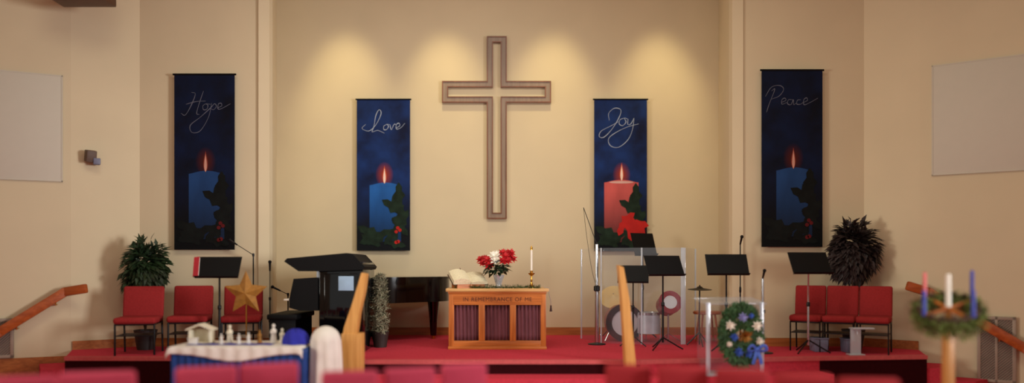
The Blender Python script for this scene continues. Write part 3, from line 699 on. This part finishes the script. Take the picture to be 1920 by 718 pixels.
# ------------------------------------------------------------------ grand piano
px0 = -2.42
t = thing('grand_piano', 'black grand piano with closed lid behind the frosted tree', 'piano', (px0, 11.53, STAGE))
Lp = 1.66; hw = .68
def outline(s=0):
    q = [(0-s, -hw-s), (.55, -hw-s), (.85, -hw+.05-s), (1.12, -.40-s), (1.33, -.22-s), (1.5, -.08-s), (Lp-.04+s*.7, .06-s), (Lp+s, .25), (Lp+s, .45), (Lp-.08+s*.7, hw-.06+s), (1.4, hw+s), (0-s, hw+s)]
    return q
MB().prism(outline(0), .60, .95).build('rim', GLOSSB, t, ang=50)
MB().prism(outline(.015), .95, .985).build('lid', GLOSSB, t, ang=50)
MB().box((-.12, 0, .69), (.28, 1.36, .10), .01).build('keybed', GLOSSB, t)
m = MB()
for k in range(36): m.box((-.16, -.62+k*.0345, .745), (.15, .032, .018), .002, 1)
m.build('keys', CANDW, t)
MB().box((-.03, 0, .80), (.03, 1.34, .13), .008).build('fallboard', GLOSSB, t)
MB().box((.12, 0, 1.08), (.02, .66, .20), .006, rot=(0, R(15), 0)).build('music_desk', GLOSSB, t)
for (lx, ly) in ((.1, -.55), (.1, .55), (1.42, .2)):
    l = MB().lathe([(.045, 0.05), (.05, .07), (.065, .3), (.085, .50), (.095, .60)], 12, (lx, ly, 0)).build('leg', GLOSSB, t)
    MB().lathe([(.0, 0), (.03, .0), (.03, .05), (.0, .05)], 12, (lx, ly, 0)).build('caster', BRASS, l)
ly_ = MB(); ly_.tube([(.45, -.08, .60), (.45, -.05, .12)], .014, 8); ly_.tube([(.45, .08, .60), (.45, .05, .12)], .014, 8); ly_.box((.45, 0, .10), (.10, .26, .06), .008); ly_ = ly_.build('pedal_lyre', GLOSSB, t)
for k in (-1, 0, 1): MB().box((.37, k*.07, .09), (.12, .025, .012), .004).build('pedal', BRASS, ly_)

# frosted slim tree
def conifer(px, Y, h, r, z0, label):
    t = thing('frosted_fir_tree', label, 'tree', (XX(px, Y), Y, z0))
    MB().lathe([(.09, 0), (.12, .2), (.125, .22), (.105, .22), (.1, .19), (0, .19)], 18).build('pot', TERRA, t)
    MB().tube([(0, 0, .15), (0, 0, h*.96)], [.018, .005], 8).build('trunk', BARK, t)
    m = MB()
    for i in range(330):
        f = rs.random(); z = .24+(h-.26)*f; rr = r*(1-.45*f*f)*rs.uniform(.55, 1); a = rs.uniform(0, 6.283)
        p = Vector((math.cos(a)*rr, math.sin(a)*rr, z-.03)); b = Vector((0, 0, z))
        needles(m, [b, b.lerp(p, .5), p], .008, 16, .05, .006)
    m.build('foliage', FROST, t)
conifer(713, 10.5, 1.06, .165, STAGE, 'slim frosted grey-green potted tree in front of the grand piano')

# leafy plants
def plant(px, Y, zc, rx, ry, rzv, n, leafm, label, name, ls=.11, zfloor=STAGE, seed=1):
    r = random.Random(seed); t = thing(name, label, 'plant', (XX(px, Y), Y, zfloor))
    MB().lathe([(.11, 0), (.15, .25), (.155, .27), (.135, .27), (.13, .24), (0, .24)], 20).build('pot', TERRA, t)
    zc -= zfloor; m = MB()
    for i in range(5): m.tube(spline([(0, 0, .23), (r.uniform(-.03, .03), r.uniform(-.03, .03), zc*.5), (r.uniform(-.6, .6)*rx, r.uniform(-.6, .6)*ry, zc+r.uniform(-.2, .4)*rzv)], 5), .009, 6)
    m.build('stem', BARK, t); m = MB()
    for i in range(n):
        a = r.uniform(0, 6.283); b = math.acos(r.uniform(-1, 1)); k = r.uniform(.35, 1)**.6
        k *= (.82+.18*math.sin(3*a+b*2))
        d = Vector((math.sin(b)*math.cos(a), math.sin(b)*math.sin(a), math.cos(b)))
        p = Vector((d.x*rx*k, d.y*ry*k, zc+d.z*rzv*k))
        m.leaf(p, Vector((d.x, d.y*.25, d.z))+Vector((r.uniform(-.6, .6), r.uniform(-.3, .2), -.6)), (r.uniform(-.4, .4), -.5, 1), ls*r.uniform(.6, 1.2), ls*.42)
    m.build('foliage', leafm, t)
plant(273, 10.2, ZZ(508, 10.2), .32, .17, .46, 1900, FERN, 'bushy green potted plant behind the leftmost red chair', 'potted_ficus', .125, STAGE, 3)
plant(1600, 10.28, ZZ(474, 10.28), .36, .14, .46, 2000, RUST, 'dark purple-brown potted plant behind the right stage chairs', 'potted_plant', .13, STAGE, 5)

# golden star on a stand
t = thing('golden_star', 'golden star on a slim stand in front of the third left chair', 'star', (XX(460, 9.46), 9.48, STAGE))
q = []
for i in range(10):
    a = R(90+36*i); rr = .29 if i % 2 == 0 else .135; q.append((rr*math.cos(a), .80+rr*math.sin(a)))
m = MB(); n = 10
vs = [(x, 0, z) for x, z in q]+[(0, -.045, .80), (0, .045, .80)]
m._add(vs, [[i, (i+1) % n, 10] for i in range(n)]+[[i, (i+1) % n, 11] for i in range(n)]); m.build('star_body', GOLD, t, smooth=False)
MB().tube([(0, .02, .02), (0, .02, .72)], .009, 8).build('pole', BRASS, t); MB().lathe([(.11, 0), (.11, .012), (.02, .03)], 20).build('base', BRASS, t)

# ------------------------------------------------------------------ drums and shield (inside clear screens)
def dthing(name, label, cat, px, Y): return thing(name, label, cat, (XX(px, Y), Y, STAGE))
t = dthing('bass_drum', 'bass drum with black hoop and white head behind the right wood post', 'drum', 1168, 11.45)
MX = Matrix.Rotation(R(90), 3, 'X') @ Matrix.Rotation(0, 3, 'Z')
def disc_lathe(prof, c, n=32): return MB().lathe(prof, n, c, MX, 0, False)
disc_lathe([(.27, -.16), (.27, .16)], (0, 0, .285), 32).build('shell', DRUMR, t)
disc_lathe([(.27, .12), (.285, .12), (.285, .19), (.20, .19), (.20, .175)], (0, 0, .285), 36).build('hoop', BLACK, t)['label'] = 'black front hoop'
disc_lathe([(.0, .17), (.21, .17), (.21, .165)], (0, 0, .285), 36).build('drum_head', DRUMH, t)
for sx in (-1, 1): MB().tube([(sx*.2, -.1, .2), (sx*.3, -.16, .008)], .008, 6).build('spur', CHROME, t)
t = dthing('tom_drum', 'small red tom drum with a white head, facing the hall', 'drum', 1253, 11.1)
MT = Matrix.Rotation(R(75), 3, 'X')
MB().lathe([(.16, -.13), (.16, .13)], 28, (0, 0, .58), MT).build('shell', DRUMR, t)
MB().lathe([(.0, .135), (.10, .135), (.10, .13)], 28, (0, 0, .58), MT).build('drum_head', DRUMH, t)
MB().lathe([(.165, .11), (.172, .11), (.172, .14), (.10, .14), (.10, .128)], 28, (0, 0, .58), MT, 0, False).build('rim', DRUMR, t)
MB().tube([(0, 0, .02), (0, 0, .48)], .014, 8).build('pole', CHROME, t)
for k in range(3): MB().tube([(0, 0, .14), (.22*math.cos(R(90+120*k)), .22*math.sin(R(90+120*k)), .008)], .009, 6).build('leg', CHROME, t)
t = dthing('floor_tom', 'silver-white floor tom drum beside the bass drum', 'drum', 1216, 11.25)
MB().lathe([(.0, .13), (.17, .13), (.17, .44), (.0, .44)], 28).build('shell', mat('silver_drum_wrap', (206, 212, 216), .35, .2, var=.1), t)
MB().lathe([(.178, .41), (.178, .45), (.165, .45), (.165, .41), (.178, .41)], 28, cap=False).build('rim', CHROME, t)
for k in range(3): MB().tube([(.185*math.cos(R(90+120*k)), .185*math.sin(R(90+120*k)), 0), (.185*math.cos(R(90+120*k)), .185*math.sin(R(90+120*k)), .36)], .008, 6).build('leg', CHROME, t)
def cymbal(px, Y, z, tilt, r, m, label, ry=0):
    t = dthing('cymbal_stand', label, 'cymbal', px, Y); M = Matrix.Rotation(ry, 3, 'Y') @ Matrix.Rotation(tilt, 3, 'X')
    MB().lathe([(r, -.012), (r*.3, .008), (r*.16, .03), (0, .034), (0, .028), (r*.15, .022), (r*.3, .002), (r, -.016)], 32, (0, 0, z), M).build('cymbal', m, t)
    MB().tube([(0, .02, .02), (0, .02, z*.6), (0, 0, z+.05)], .010, 8).build('pole', BMETAL, t)
    for k in range(3): MB().tube([(0, .02, .2), (.18*math.cos(R(30+120*k)), .02+.18*math.sin(R(30+120*k)), .008)], .009, 6).build('leg', BMETAL, t)
cymbal(1150, 12.0, ZZ(556, 12.0)-STAGE, R(52), .22, mat('pale_brass_cymbal', (226, 190, 118), .5, .15, var=.06), 'tilted brass cymbal above the bass drum', R(-18))
cymbal(1312, 10.62, ZZ(541, 10.62)-STAGE, R(3), .17, BMETAL, 'dark flat cymbal on a stand right of the drum shield')
# clear drum shield
YS = [(1090, 11.75), (1127, 11.05), (1203, 10.86), (1281, 10.86), (1304, 11.6)]
t = thing('drum_shield', 'clear acrylic folding drum shield standing around the drums', 'shield', (XX(1200, 11), 11.0, STAGE))
P = [Vector((XX(a, b)-t.location.x, b-11.0, 0)) for a, b in YS]
for i in range(4):
    a, b = P[i], P[i+1]; d = (b-a).normalized(); n = Vector((d.y, -d.x, 0))*.005
    MB().prism([(a+n+d*.012).xy, (b+n-d*.012).xy, (b-n-d*.012).xy, (a-n+d*.012).xy], .0, 1.42).build('panel', ACRYL, t, smooth=False)
for i, p in enumerate(P):
    MB().box((p.x, p.y, .71), (.022 if i != 3 else .07, .02, 1.42), .003).build('hinge_strip', ACRYLE, t)
# round wooden stool
t = dthing('wooden_stool', 'low orange-brown wooden stool beneath the dark cymbal', 'stool', 1326, 11.25)
MB().lathe([(0, .42), (.2, .42), (.21, .43), (.21, .455), (.195, .465), (0, .465)], 28).build('seat', RAILW, t)
for k in range(4):
    a = R(45+90*k); MB().tube([(.13*math.cos(a), .13*math.sin(a), .42), (.19*math.cos(a), .19*math.sin(a), 0)], .015, 8).build('leg', RAILW, t)

# ------------------------------------------------------------------ clear pulpit and its wreath
YPp = 8.86; xp = XX(1376, YPp)
t = thing('acrylic_pulpit', 'clear acrylic pulpit standing on the step behind the floral wreath', 'pulpit', (xp, YPp+.17, TREAD), R(6))
hP = .88
for sx in (-1, 1):
    MB().box((sx*.335, 0, hP/2), (.016, .34, hP), .003).build('side_panel', ACRYL, t)
    MB().box((sx*.335, -.165, hP/2), (.05, .018, hP), .004).build('edge_strip', ACRYLE, t)
MB().box((0, -.15, .47), (.64, .012, .80)).build('front_panel', ACRYL, t)
MB().box((0, 0, hP+.01), (.76, .42, .018), .004, rot=(R(8), 0, 0)).build('reading_top', ACRYLT, t)
MB().box((0, 0, .015), (.74, .40, .03), .004).build('base_plate', ACRYLE, t)
MB().box((0, .0, .42), (.65, .30, .014)).build('shelf', ACRYL, t)
t = thing('floral_wreath', 'oval green wreath with white and blue flowers hung on the clear pulpit', 'wreath', (XX(1391, 8.72), 8.80, TREAD+.02), R(3))
zw = ZZ(628, 8.75)-TREAD-.02
m = MB(); ring = [(.19*math.cos(a*math.pi/12), 0, zw+.30*math.sin(a*math.pi/12)) for a in range(25)]
m.tube(ring, .02, 8); m.build('wreath_ring', BARK, t)
m = MB(); rs = random.Random(11)
for i in range(2300):
    a = rs.uniform(0, 6.283); k = rs.uniform(.05, 1.08)**.6
    p = Vector((.235*k*math.cos(a), rs.uniform(-.07, .01), zw+.345*k*math.sin(a)))
    d = Vector((math.cos(a+rs.uniform(-1, 1)), rs.uniform(-.7, .1), math.sin(a+rs.uniform(-1, 1))))
    m.leaf(p, d, (0, -1, 0), rs.uniform(.04, .08), .022)
m.build('greenery', mat('wreath_green', (58, 98, 54), .6, var=.5, scale=10), t)
def wf(px, py, r, mm, lab):
    m = MB(); c = W(px, py, 8.72)-Vector((XX(1391, 8.72), 8.80, TREAD+.02)); c.y = -.085
    petal_flower(m, c, (0, -1, .15), r, 8, 3); m.blob((c.x, c.y-.02, c.z), r*.22); m.build('flower', mm, t)['label'] = lab
for (px, py, r, mm, lb) in ((1368, 610, .07, PETALW, 'white flower'), (1419, 611, .075, PETALW, 'white flower'), (1424, 640, .06, PETALW, 'white flower'), (1392, 595, .07, mat('lavender_petal', (140, 140, 196), .6), 'lavender flower'),
                            (1376, 632, .06, PETALB, 'blue flower'), (1384, 660, .065, PETALB, 'blue flower'), (1366, 645, .045, PETALW, 'small white flower'), (1408, 592, .04, PETALB, 'small blue flower'), (1404, 664, .06, PETALB, 'blue flower')):
    wf(px, py, r, mm, lb)
m = MB(); c = W(1395, 630, 8.72)-Vector((XX(1391, 8.72), 8.80, TREAD+.02))
for i in range(60):
    d = Vector((rs.uniform(-1, 1), -.6, rs.uniform(-1, 1))); m.leaf((c.x, -.075, c.z), d, (0, -1, 0), rs.uniform(.06, .13), .035)
m.build('gold_cluster', GOLD, t)
m = MB(); c = W(1418, 655, 8.72)-Vector((XX(1391, 8.72), 8.80, TREAD+.02))
for sg in (-1, 1):
    lp = spline([(c.x, -.1, c.z), (c.x+sg*.07, -.13, c.z+.05), (c.x+sg*.11, -.12, c.z), (c.x+sg*.06, -.1, c.z-.02), (c.x, -.1, c.z)], 6)
    m.tube(lp, .018, 8, flat=.3)
    m.tube(spline([(c.x, -.1, c.z), (c.x+sg*.03, -.12, c.z-.09), (c.x+sg*.05, -.11, c.z-.17)], 6), .02, 8, flat=.3)
m.blob((c.x, -.11, c.z), .025); m.build('ribbon_bow', mat('blue_ribbon', (74, 110, 206), .5), t)

# ------------------------------------------------------------------ light wood posts either side
def post(label, pts_up, box, Y, z0, name='wooden_post'):
    xm = XX((box[0]+box[1])/2, Y); t = thing(name, label, 'post', (xm, Y, z0), 0)
    if box[3]:
        x0, x1 = XX(box[0], Y)-xm, XX(box[1], Y)-xm; zt = ZZ(box[2], Y)-z0
        MB().box(((x0+x1)/2, .0, zt/2), (x1-x0, .22, zt), .012).build('lower_post', PALEW, t)
    q = [(XX(a, Y)-xm, max(0, ZZ(b, Y)-z0)) for a, b in pts_up]
    MB().prism(q, -.09, .09, 'y').build('slanted_arm', PALEW, t, smooth=False)
post('light wood post with slanted tapering arm beside the white draped cloth', [(680, 511), (689, 513), (685, 545), (676, 585), (668, 640), (643, 640), (648, 612), (664, 565)], (643, 681, 624, True), 8.84, 0)
post('light wood slanting post left of the drum shield', [(1158, 497), (1167, 501), (1178, 560), (1186, 640), (1192, 710), (1172, 710), (1169, 640), (1164, 560)], (1160, 1190, 700, False), 8.84, TREAD)

# ------------------------------------------------------------------ cloth covered table on the floor
YT = 8.12; TL, TR = XX(322, YT), -2.13; Zt = .76; dT = .60
t = thing('folding_table', 'long folding table under the blue skirt and white cloth', 'table', ((TL+TR)/2, YT+dT/2, 0))
wT = TR-TL
MB().box((0, 0, Zt-.03), (wT-.02, dT-.02, .035), .006).build('tabletop', GREYP, t)
for sx in (-1, 1):
    for sy in (-1, 1): MB().tube([(sx*(wT/2-.12), sy*(dT/2-.08), 0), (sx*(wT/2-.12), sy*(dT/2-.08), Zt-.045)], .013, 8).build('leg', BMETAL, t)
def skirt(m, z0, z1, amp, nw, ex=0.0):
    hw_, hd = wT/2+ex, dT/2+ex; per = [(-hw_, hd), (-hw_, -hd), (hw_, -hd), (hw_, hd)]
    segs = [((per[i]), per[i+1]) for i in range(3)]; lens = [math.dist(a, b) for a, b in segs]; tot = sum(lens)
    def f(a, b):
        s_ = a*tot; i = 0
        while i < 2 and s_ > lens[i]: s_ -= lens[i]; i += 1
        p, q = Vector(segs[i][0]), Vector(segs[i][1]); d = (q-p).normalized(); n = Vector((d.y, -d.x)); n = -n if n.dot(p+d*lens[i]/2) < 0 else n
        pt = p+d*s_+n*amp*(1-b*.75)*math.sin(a*math.pi*2*nw); return ((TL+TR)/2+pt.x, YT+dT/2+pt.y, z0+(z1-z0)*b)
    m.grid(f, nw*8, 4)
m = MB(); skirt(m, .01, Zt-.02, .022, 34, .012)
tag(m.build('table_skirt', BLUEC, solid=.004), 'pleated blue skirt around the long table at left', 'table skirt')
def clf(a, b):
    # white runner over the top, swagging over the front edge
    x = TL-.05+(wT+.06)*a
    sw = .075+.085*math.exp(-((a-.5)/.24)**2)
    L1 = dT+.06
    s_ = b*(L1+sw+.02)-.02
    if s_ < L1: p = (x, YT+dT+.02-s_, Zt+.004+.0015*math.sin(a*40))
    else: p = (x, YT-.045-.01*math.sin(a*60), Zt+.004-(s_-L1))
    ed = max(0, (abs(a-.5)-.47)/.03)
    return (p[0], p[1], p[2]-.06*ed*ed)
tag(MB().grid(clf, 60, 36).build('tablecloth', WHITEC, solid=.004), 'white cloth swagged over the blue-skirted table', 'tablecloth')
# white cloth draped over a stool at the right end
xd = XX(612, 8.30)
t = thing('cloth_covered_stand', 'white cloth draped over a rounded stand at the right end of the table', 'draped stand', (-1.93, 8.36, 0))
m = MB(); prof = [(0, .97)]+[(.165*math.sin(a*math.pi/16), .80+.17*math.cos(a*math.pi/16)) for a in range(1, 9)]+[(.17, .6), (.178, .35), (.18, .01)]
n = 48; vs = []
for i, (r_, z) in enumerate(prof):
    for j in range(n):
        th = 2*math.pi*j/n; q = r_*(1+.09*min(1, (.97-z)/.4)*math.sin(th*9)*(1 if z < .82 else 0)); vs.append((q*math.cos(th), q*math.sin(th)*.9, z))
m._add(vs, [[i*n+j, i*n+(j+1) % n, (i+1)*n+(j+1) % n, (i+1)*n+j] for i in range(len(prof)-1) for j in range(n)]); m.build('drape', WHITEC, t, ang=80, solid=.004)
MB().lathe([(.1, 0.0), (.1, .02), (.03, .04), (.03, .85), (.1, .88), (.0, .9)], 16).build('stand', OAKV, t)
m = MB(); cb = Vector((-2.27, 8.36, Zt+.008))
def bun(a, b):
    th = a*2*math.pi; ph = b*math.pi/2; r_ = .16*math.cos(ph)**.7*(1+.07*math.sin(th*7+b*3)); return (cb.x+r_*math.cos(th)*.95, cb.y+r_*math.sin(th)*.8, cb.z+.165*math.sin(ph)*(1+.05*math.sin(th*5)))
m.grid(bun, 48, 10); tag(m.build('folded_cloth', ROYAL), 'bunched royal blue cloth on the right end of the white tablecloth', 'cloth')
# things on the table
ZT = Zt+.008
def figure(px, h, m, label, Y=8.42, wide=.32, arms=True):
    t = thing('robed_figurine', label, 'figurine', (XX(px, Y), Y, ZT), 0, 'nativity figurines on the white table')
    r_ = h*wide/2
    MB().lathe([(r_*1.1, 0), (r_*1.15, h*.03), (r_*.9, h*.3), (r_*.72, h*.55), (r_*.78, h*.68), (r_*.4, h*.76), (r_*.3, h*.79), (0, h*.79)], 18).build('robe', m, t)
    MB().blob((0, 0, h*.89), (h*.085, h*.085, h*.11)).build('head', m, t)
    if arms:
        a = MB()
        for sx in (-1, 1): a.tube([(sx*r_*.72, 0, h*.68), (sx*r_*.8, -r_*.5, h*.52), (sx*r_*.1, -r_*1.0, h*.56)], [h*.045, h*.04, h*.03], 8)
        a.build('arms', m, t)
figure(431, .21, CREAM, 'tallest cream robed figurine, beside the cream stable on the white table')
figure(448, .12, WHITEC, 'short white figurine right of the tallest figurine', 8.34)
figure(466, .13, WHITEC, 'small white figurine midway along the table', 8.36)
figure(487, .15, GOLD, 'gold robed figurine midway along the table', 8.46)
figure(513, .22, WHITEC, 'tall white robed figurine right of the gold one', 8.46)
figure(529, .17, CREAM, 'cream figurine nearest the bunched blue cloth', 8.44)
figure(415, .12, WHITEC, 'small white figurine between stable and tallest figurine', 8.32)
t = thing('nativity_stable', 'small cream stable with open front on the left of the table', 'ornament', (XX(378, 8.5), 8.5, ZT))
for sx in (-1, 1): MB().box((sx*.115, 0, .075), (.02, .14, .15), .004).build('side_wall', CREAM, t)
MB().box((0, .065, .075), (.21, .015, .15)).build('back_wall', CREAM, t)
MB().prism([(-.15, .145), (0, .205), (.15, .145), (.15, .16), (0, .222), (-.15, .16)], -.09, .09, 'y').build('roof', CREAM, t, smooth=False)
MB().box((0, 0, .005), (.25, .15, .01)).build('base', CREAM, t)
t = thing('lidded_box', 'little white box in front of the cream stable', 'box', (XX(362, 8.3), 8.3, ZT)); MB().box((0, 0, .03), (.09, .07, .06), .006).build('body', WHITEC, t); MB().box((0, 0, .068), (.1, .08, .016), .005).build('lid', WHITEC, t)
m = MB(); m.grid(lambda a, b: (XX(345, 8.2)+a*.95, 8.24+b*.16, ZT+.002+.003*math.sin(a*30)), 50, 4); tag(m.build('table_runner', ROYAL, solid=.003), 'narrow royal blue runner under the white figurines', 'runner')

# ------------------------------------------------------------------ things under and beside the right chairs
def bin_(px, Y, w_, h, m, label):
    t = thing('storage_bin', label, 'bin', (XX(px, Y), Y, STAGE), R(-5)); MB().box((0, 0, h/2), (w_, .22, h), .012, taper=1.08).build('body', m, t); MB().box((0, 0, h+.008), (w_*1.14, .25, .02), .006).build('lid', m, t)
bin_(1535, 9.98, .17, .17, GREYP, 'grey bin under the leftmost red chair of the right row')
bin_(1594, 9.86, .17, .17, GREYP, 'grey bin under the middle red chair of the right row')
t = thing('side_table', 'small white pedestal table before the rightmost red chair', 'table', (4.66, 9.54, STAGE), 0)
MB().box((.05, 0, .345), (.28, .12, .018), .005).build('top', ACRYLE, t); MB().box((-.03, 0, .17), (.13, .03, .335), .004).build('pedestal', ACRYLE, t); MB().box((-.03, 0, .008), (.2, .12, .016), .004).build('base', ACRYLE, t)

# ------------------------------------------------------------------ handrails
def handrail(pts, label, P, Q):
    t = thing('handrail', label, 'handrail', pts[0], 0); o = Vector(pts[0]); q = [Vector(p)-o for p in pts]
    m = MB(); r_ = .05
    for i in range(len(q)-1):
        d = (q[i+1]-q[i]); L_ = d.length; rz = math.atan2(d.y, d.x); ry = -math.asin(d.z/L_)
        m.box((q[i]+q[i+1])/2, (L_+.05, .06, .125), .02, 2, rot=(0, ry, rz))
    m.build('rail', RAILW, t)
    for f in (.15, .75):
        k = 1; p = q[k].lerp(q[k+1], f); a = Vector((*P, 0)); b = Vector((*Q, 0)); d = (b-a).normalized(); n = Vector((d.y, -d.x, 0)); n = -n if n.y < 0 else n
        dist = (a-(p+o)).dot(n)
        MB().tube([p+Vector((0, 0, -.05)), p+Vector((0, 0, -.10)), p+Vector((0, 0, -.10))+n*dist], .010, 8).build('bracket', BRASS, t)
def railpt(px, py, P, Q, off=.14, Y=None):
    if Y: return W(px, py, Y)
    p, d, n = onwall(P, Q, px); p = p+n*off; return W(px, py, p.y)
hl = [W(160, 541, 9.98), railpt(122, 547, LN, LC), railpt(0, 622, LN, LC), railpt(-40, 650, LN, LC)]
handrail(hl, 'orange-brown wooden handrail sloping down to the left below the screen', LN, LC)
hr = [W(1703, 536, 9.98), railpt(1742, 548, RC, RN), railpt(1920, 652, RC, RN), railpt(1960, 676, RC, RN)]
handrail(hr, 'orange-brown wooden handrail sloping down to the right behind the advent wreath', RC, RN)

# wall fittings
p, d, n = onwall(LC, LF, 172); z = ZZ(296, 10.2)
t = thing('wall_speaker', 'small brown and grey speaker on the left splayed wall', 'speaker', (p.x, p.y, z), math.atan2(d.y, d.x))
MB().box((0, -.03, 0), (.06, .06, .10), .006).build('bracket', BLACK, t); MB().box((-.02, -.11, .02), (.13, .11, .16), .012, rot=(R(12), 0, R(15))).build('cabinet', mat('brown_speaker_case', (92, 70, 56), .6), t); MB().box((.055, -.12, -.05), (.09, .09, .09), .012).build('horn', GREYP, t)
t = thing('hanging_loudspeaker', 'dark brown loudspeaker box at the very top left corner', 'speaker', (XX(155, 9.6), 9.6, ZZ(5, 9.6)))
MB().box((0, 0, .22), (.70, .36, .44), .015).build('cabinet', mat('brown_walnut_case', (84, 52, 32), .5), t); MB().box((0, -.185, .22), (.62, .012, .36), .006).build('grille_cloth', BLACK, t)
for sx in (-1, 1): MB().tube([(sx*.25, 0, .42), (sx*.25, 0, HT-ZZ(5, 9.6))], .010, 8).build('suspension_rod', BMETAL, t)

# ------------------------------------------------------------------ advent wreath on a stand
YA = 7.0; xa = XX(1778, YA); za = ZZ(578, YA)
t = thing('advent_wreath_stand', 'tall wooden stand with a green advent wreath in front of the right handrail', 'wreath stand', (xa, YA, 0))
MB().box((0, 0, za*.5-.06), (.085, .085, za-.12), .01).build('post', PALEW, t)
m = MB(); m.box((0, 0, .03), (.5, .09, .06), .01); m.box((0, 0, .03), (.09, .5, .06), .01); m.build('foot', PALEW, t)
TA = Matrix.Rotation(R(-31), 3, 'Z') @ Matrix.Rotation(R(25), 3, 'X')
def ra(a, r=.25, dz=0): return TA @ Vector((r*math.cos(a), r*math.sin(a), 0))+Vector((0, 0, za+dz))
m = MB()
for a in (R(40), R(130)): m.tube([ra(a), ra(a+math.pi)], .018, 8)
m.tube([(0, 0, za-.14), (0, 0, za)], .03, 8); m.build('cross_arms', OAK, t)
m = MB(); ring = [ra(k*math.pi/16) for k in range(33)]; m.tube(ring, .02, 8); m.build('ring', BARK, t)
m = MB()
for k in range(5200):
    a = rs.uniform(0, 6.283); p = ra(a, .25+rs.uniform(-.085, .06), rs.uniform(-.11, .035)-.04*(math.sin(a) < -.3)); tg = ra(a+.05)-ra(a)
    d = Vector((rs.uniform(-1, 1), rs.uniform(-1, 1), rs.uniform(-.9, .7)))+tg*8
    m.leaf(p, d, (0, 0, 1), rs.uniform(.04, .08), .012)
m.build('greenery', mat('advent_green', (120, 134, 66), .7, var=.5, scale=14), t)
for k in range(16):
    a = k*math.pi/8+.2; mm = MB(); mm.blob(ra(a, .25, .03), .022, jit=.15); mm.build('pine_cone', BARK, t)
def acandle(a, h, m, label, r=.275, zb=None, rad=.018):
    p = ra(a, r) if r > 0 else Vector((0, 0, za)); c = thing('advent_candle', label, 'candle', (xa+p.x, YA+p.y, p.z+.015), 0, 'advent candles')
    MB().lathe([(rad*1.05, 0), (rad, .01), (rad*.86, h-.01), (rad*.5, h), (0, h)], 16).build('wax', m, c)
    MB().tube([(0, 0, h-.005), (.002, 0, h+.014)], .0018, 5).build('wick', BLACK, c)
acandle(R(135), .24, CANDP, 'pink taper candle at the back left of the advent wreath')
acandle(R(225), .24, CANDB, 'blue taper candle at the front left of the advent wreath')
acandle(R(45), .26, CANDB, 'blue taper candle at the back right of the advent wreath')
acandle(R(-45), .25, CANDB, 'blue taper candle at the front right of the advent wreath')
acandle(0, .31, CANDW, 'thick cream candle in the middle of the advent wreath', 0, rad=.026)

# ------------------------------------------------------------------ foreground chairs
def make_hall_chair(wd, label, PINKF=PINKF):
    t = thing('hall_chair', label, 'chair', (0, 0, 0), 0, 'crimson chairs in the front rows')
    MB().box((0, .0, .44), (wd*.97, .50, .10), .04, 3).build('seat', PINKF, t, ang=60)
    MB().box((0, -.235, .67), (wd*.97, .085, .40), .032, 3, rot=(R(7), 0, 0)).build('backrest', PINKF, t, ang=60)
    for sx in (-1, 1):
        MB().tube([(sx*wd*.43, .22, 0), (sx*wd*.43, .22, .40)], .013, 8).build('leg', BMETAL, t)
        MB().tube([(sx*wd*.43, -.25, 0), (sx*wd*.43, -.20, .42), (sx*wd*.43, -.235, .80)], .013, 8).build('leg', BMETAL, t)
    MB().tube([(-wd*.43, .22, .39), (wd*.43, .22, .39), (wd*.43, -.2, .39), (-wd*.43, -.2, .39), (-wd*.43, .22, .39)], .012, 8).build('seat_frame', BMETAL, t)
    return t
HC = [(-20, 108, 706, 16, 'crimson chair back at the bottom left corner of the picture'),
      (110, 257, 697, 12, 'crimson chair back in front of the dark left stage riser'),
      (330, 446, 688, 20, 'crimson chair back in front of the left half of the skirted table'),
      (447, 562, 682, 20, 'crimson chair back in front of the right half of the skirted table'),
      (598, 714, 696, 15, 'crimson chair back below the left wood post'),
      (716, 822, 690, 18, 'crimson chair back left of the one bordering the aisle'),
      (822, 918, 683, 18, 'crimson chair back bordering the left side of the aisle'),
      (1130, 1226, 684, -6, 'crimson chair back bordering the right side of the aisle'),
      (1228, 1334, 688, -6, 'crimson chair back below the drums, second from the aisle on the right'),
      (1336, 1446, 692, -9, 'crimson chair back directly below the floral wreath'),
      (1450, 1564, 702, -10, 'crimson chair back fourth from the aisle on the right'),
      (1566, 1690, 710, -8, 'crimson chair back furthest right, left of the advent wreath stand')]
for a, b, top, rz, lab in HC:
    Y = (EYE-.865)*FPX/(top-500); wd = (b-a)/FPX*Y
    o = make_hall_chair(wd/math.cos(R(rz))*.905, lab, PINKF if a < 1000 else BRICKF)
    xm = XX((a+b)/2, Y); z = R(rz)
    o.rotation_euler = (0, 0, z); o.location = Vector((xm, Y, 0))-Matrix.Rotation(z, 3, 'Z') @ Vector((0, -.26, 0))
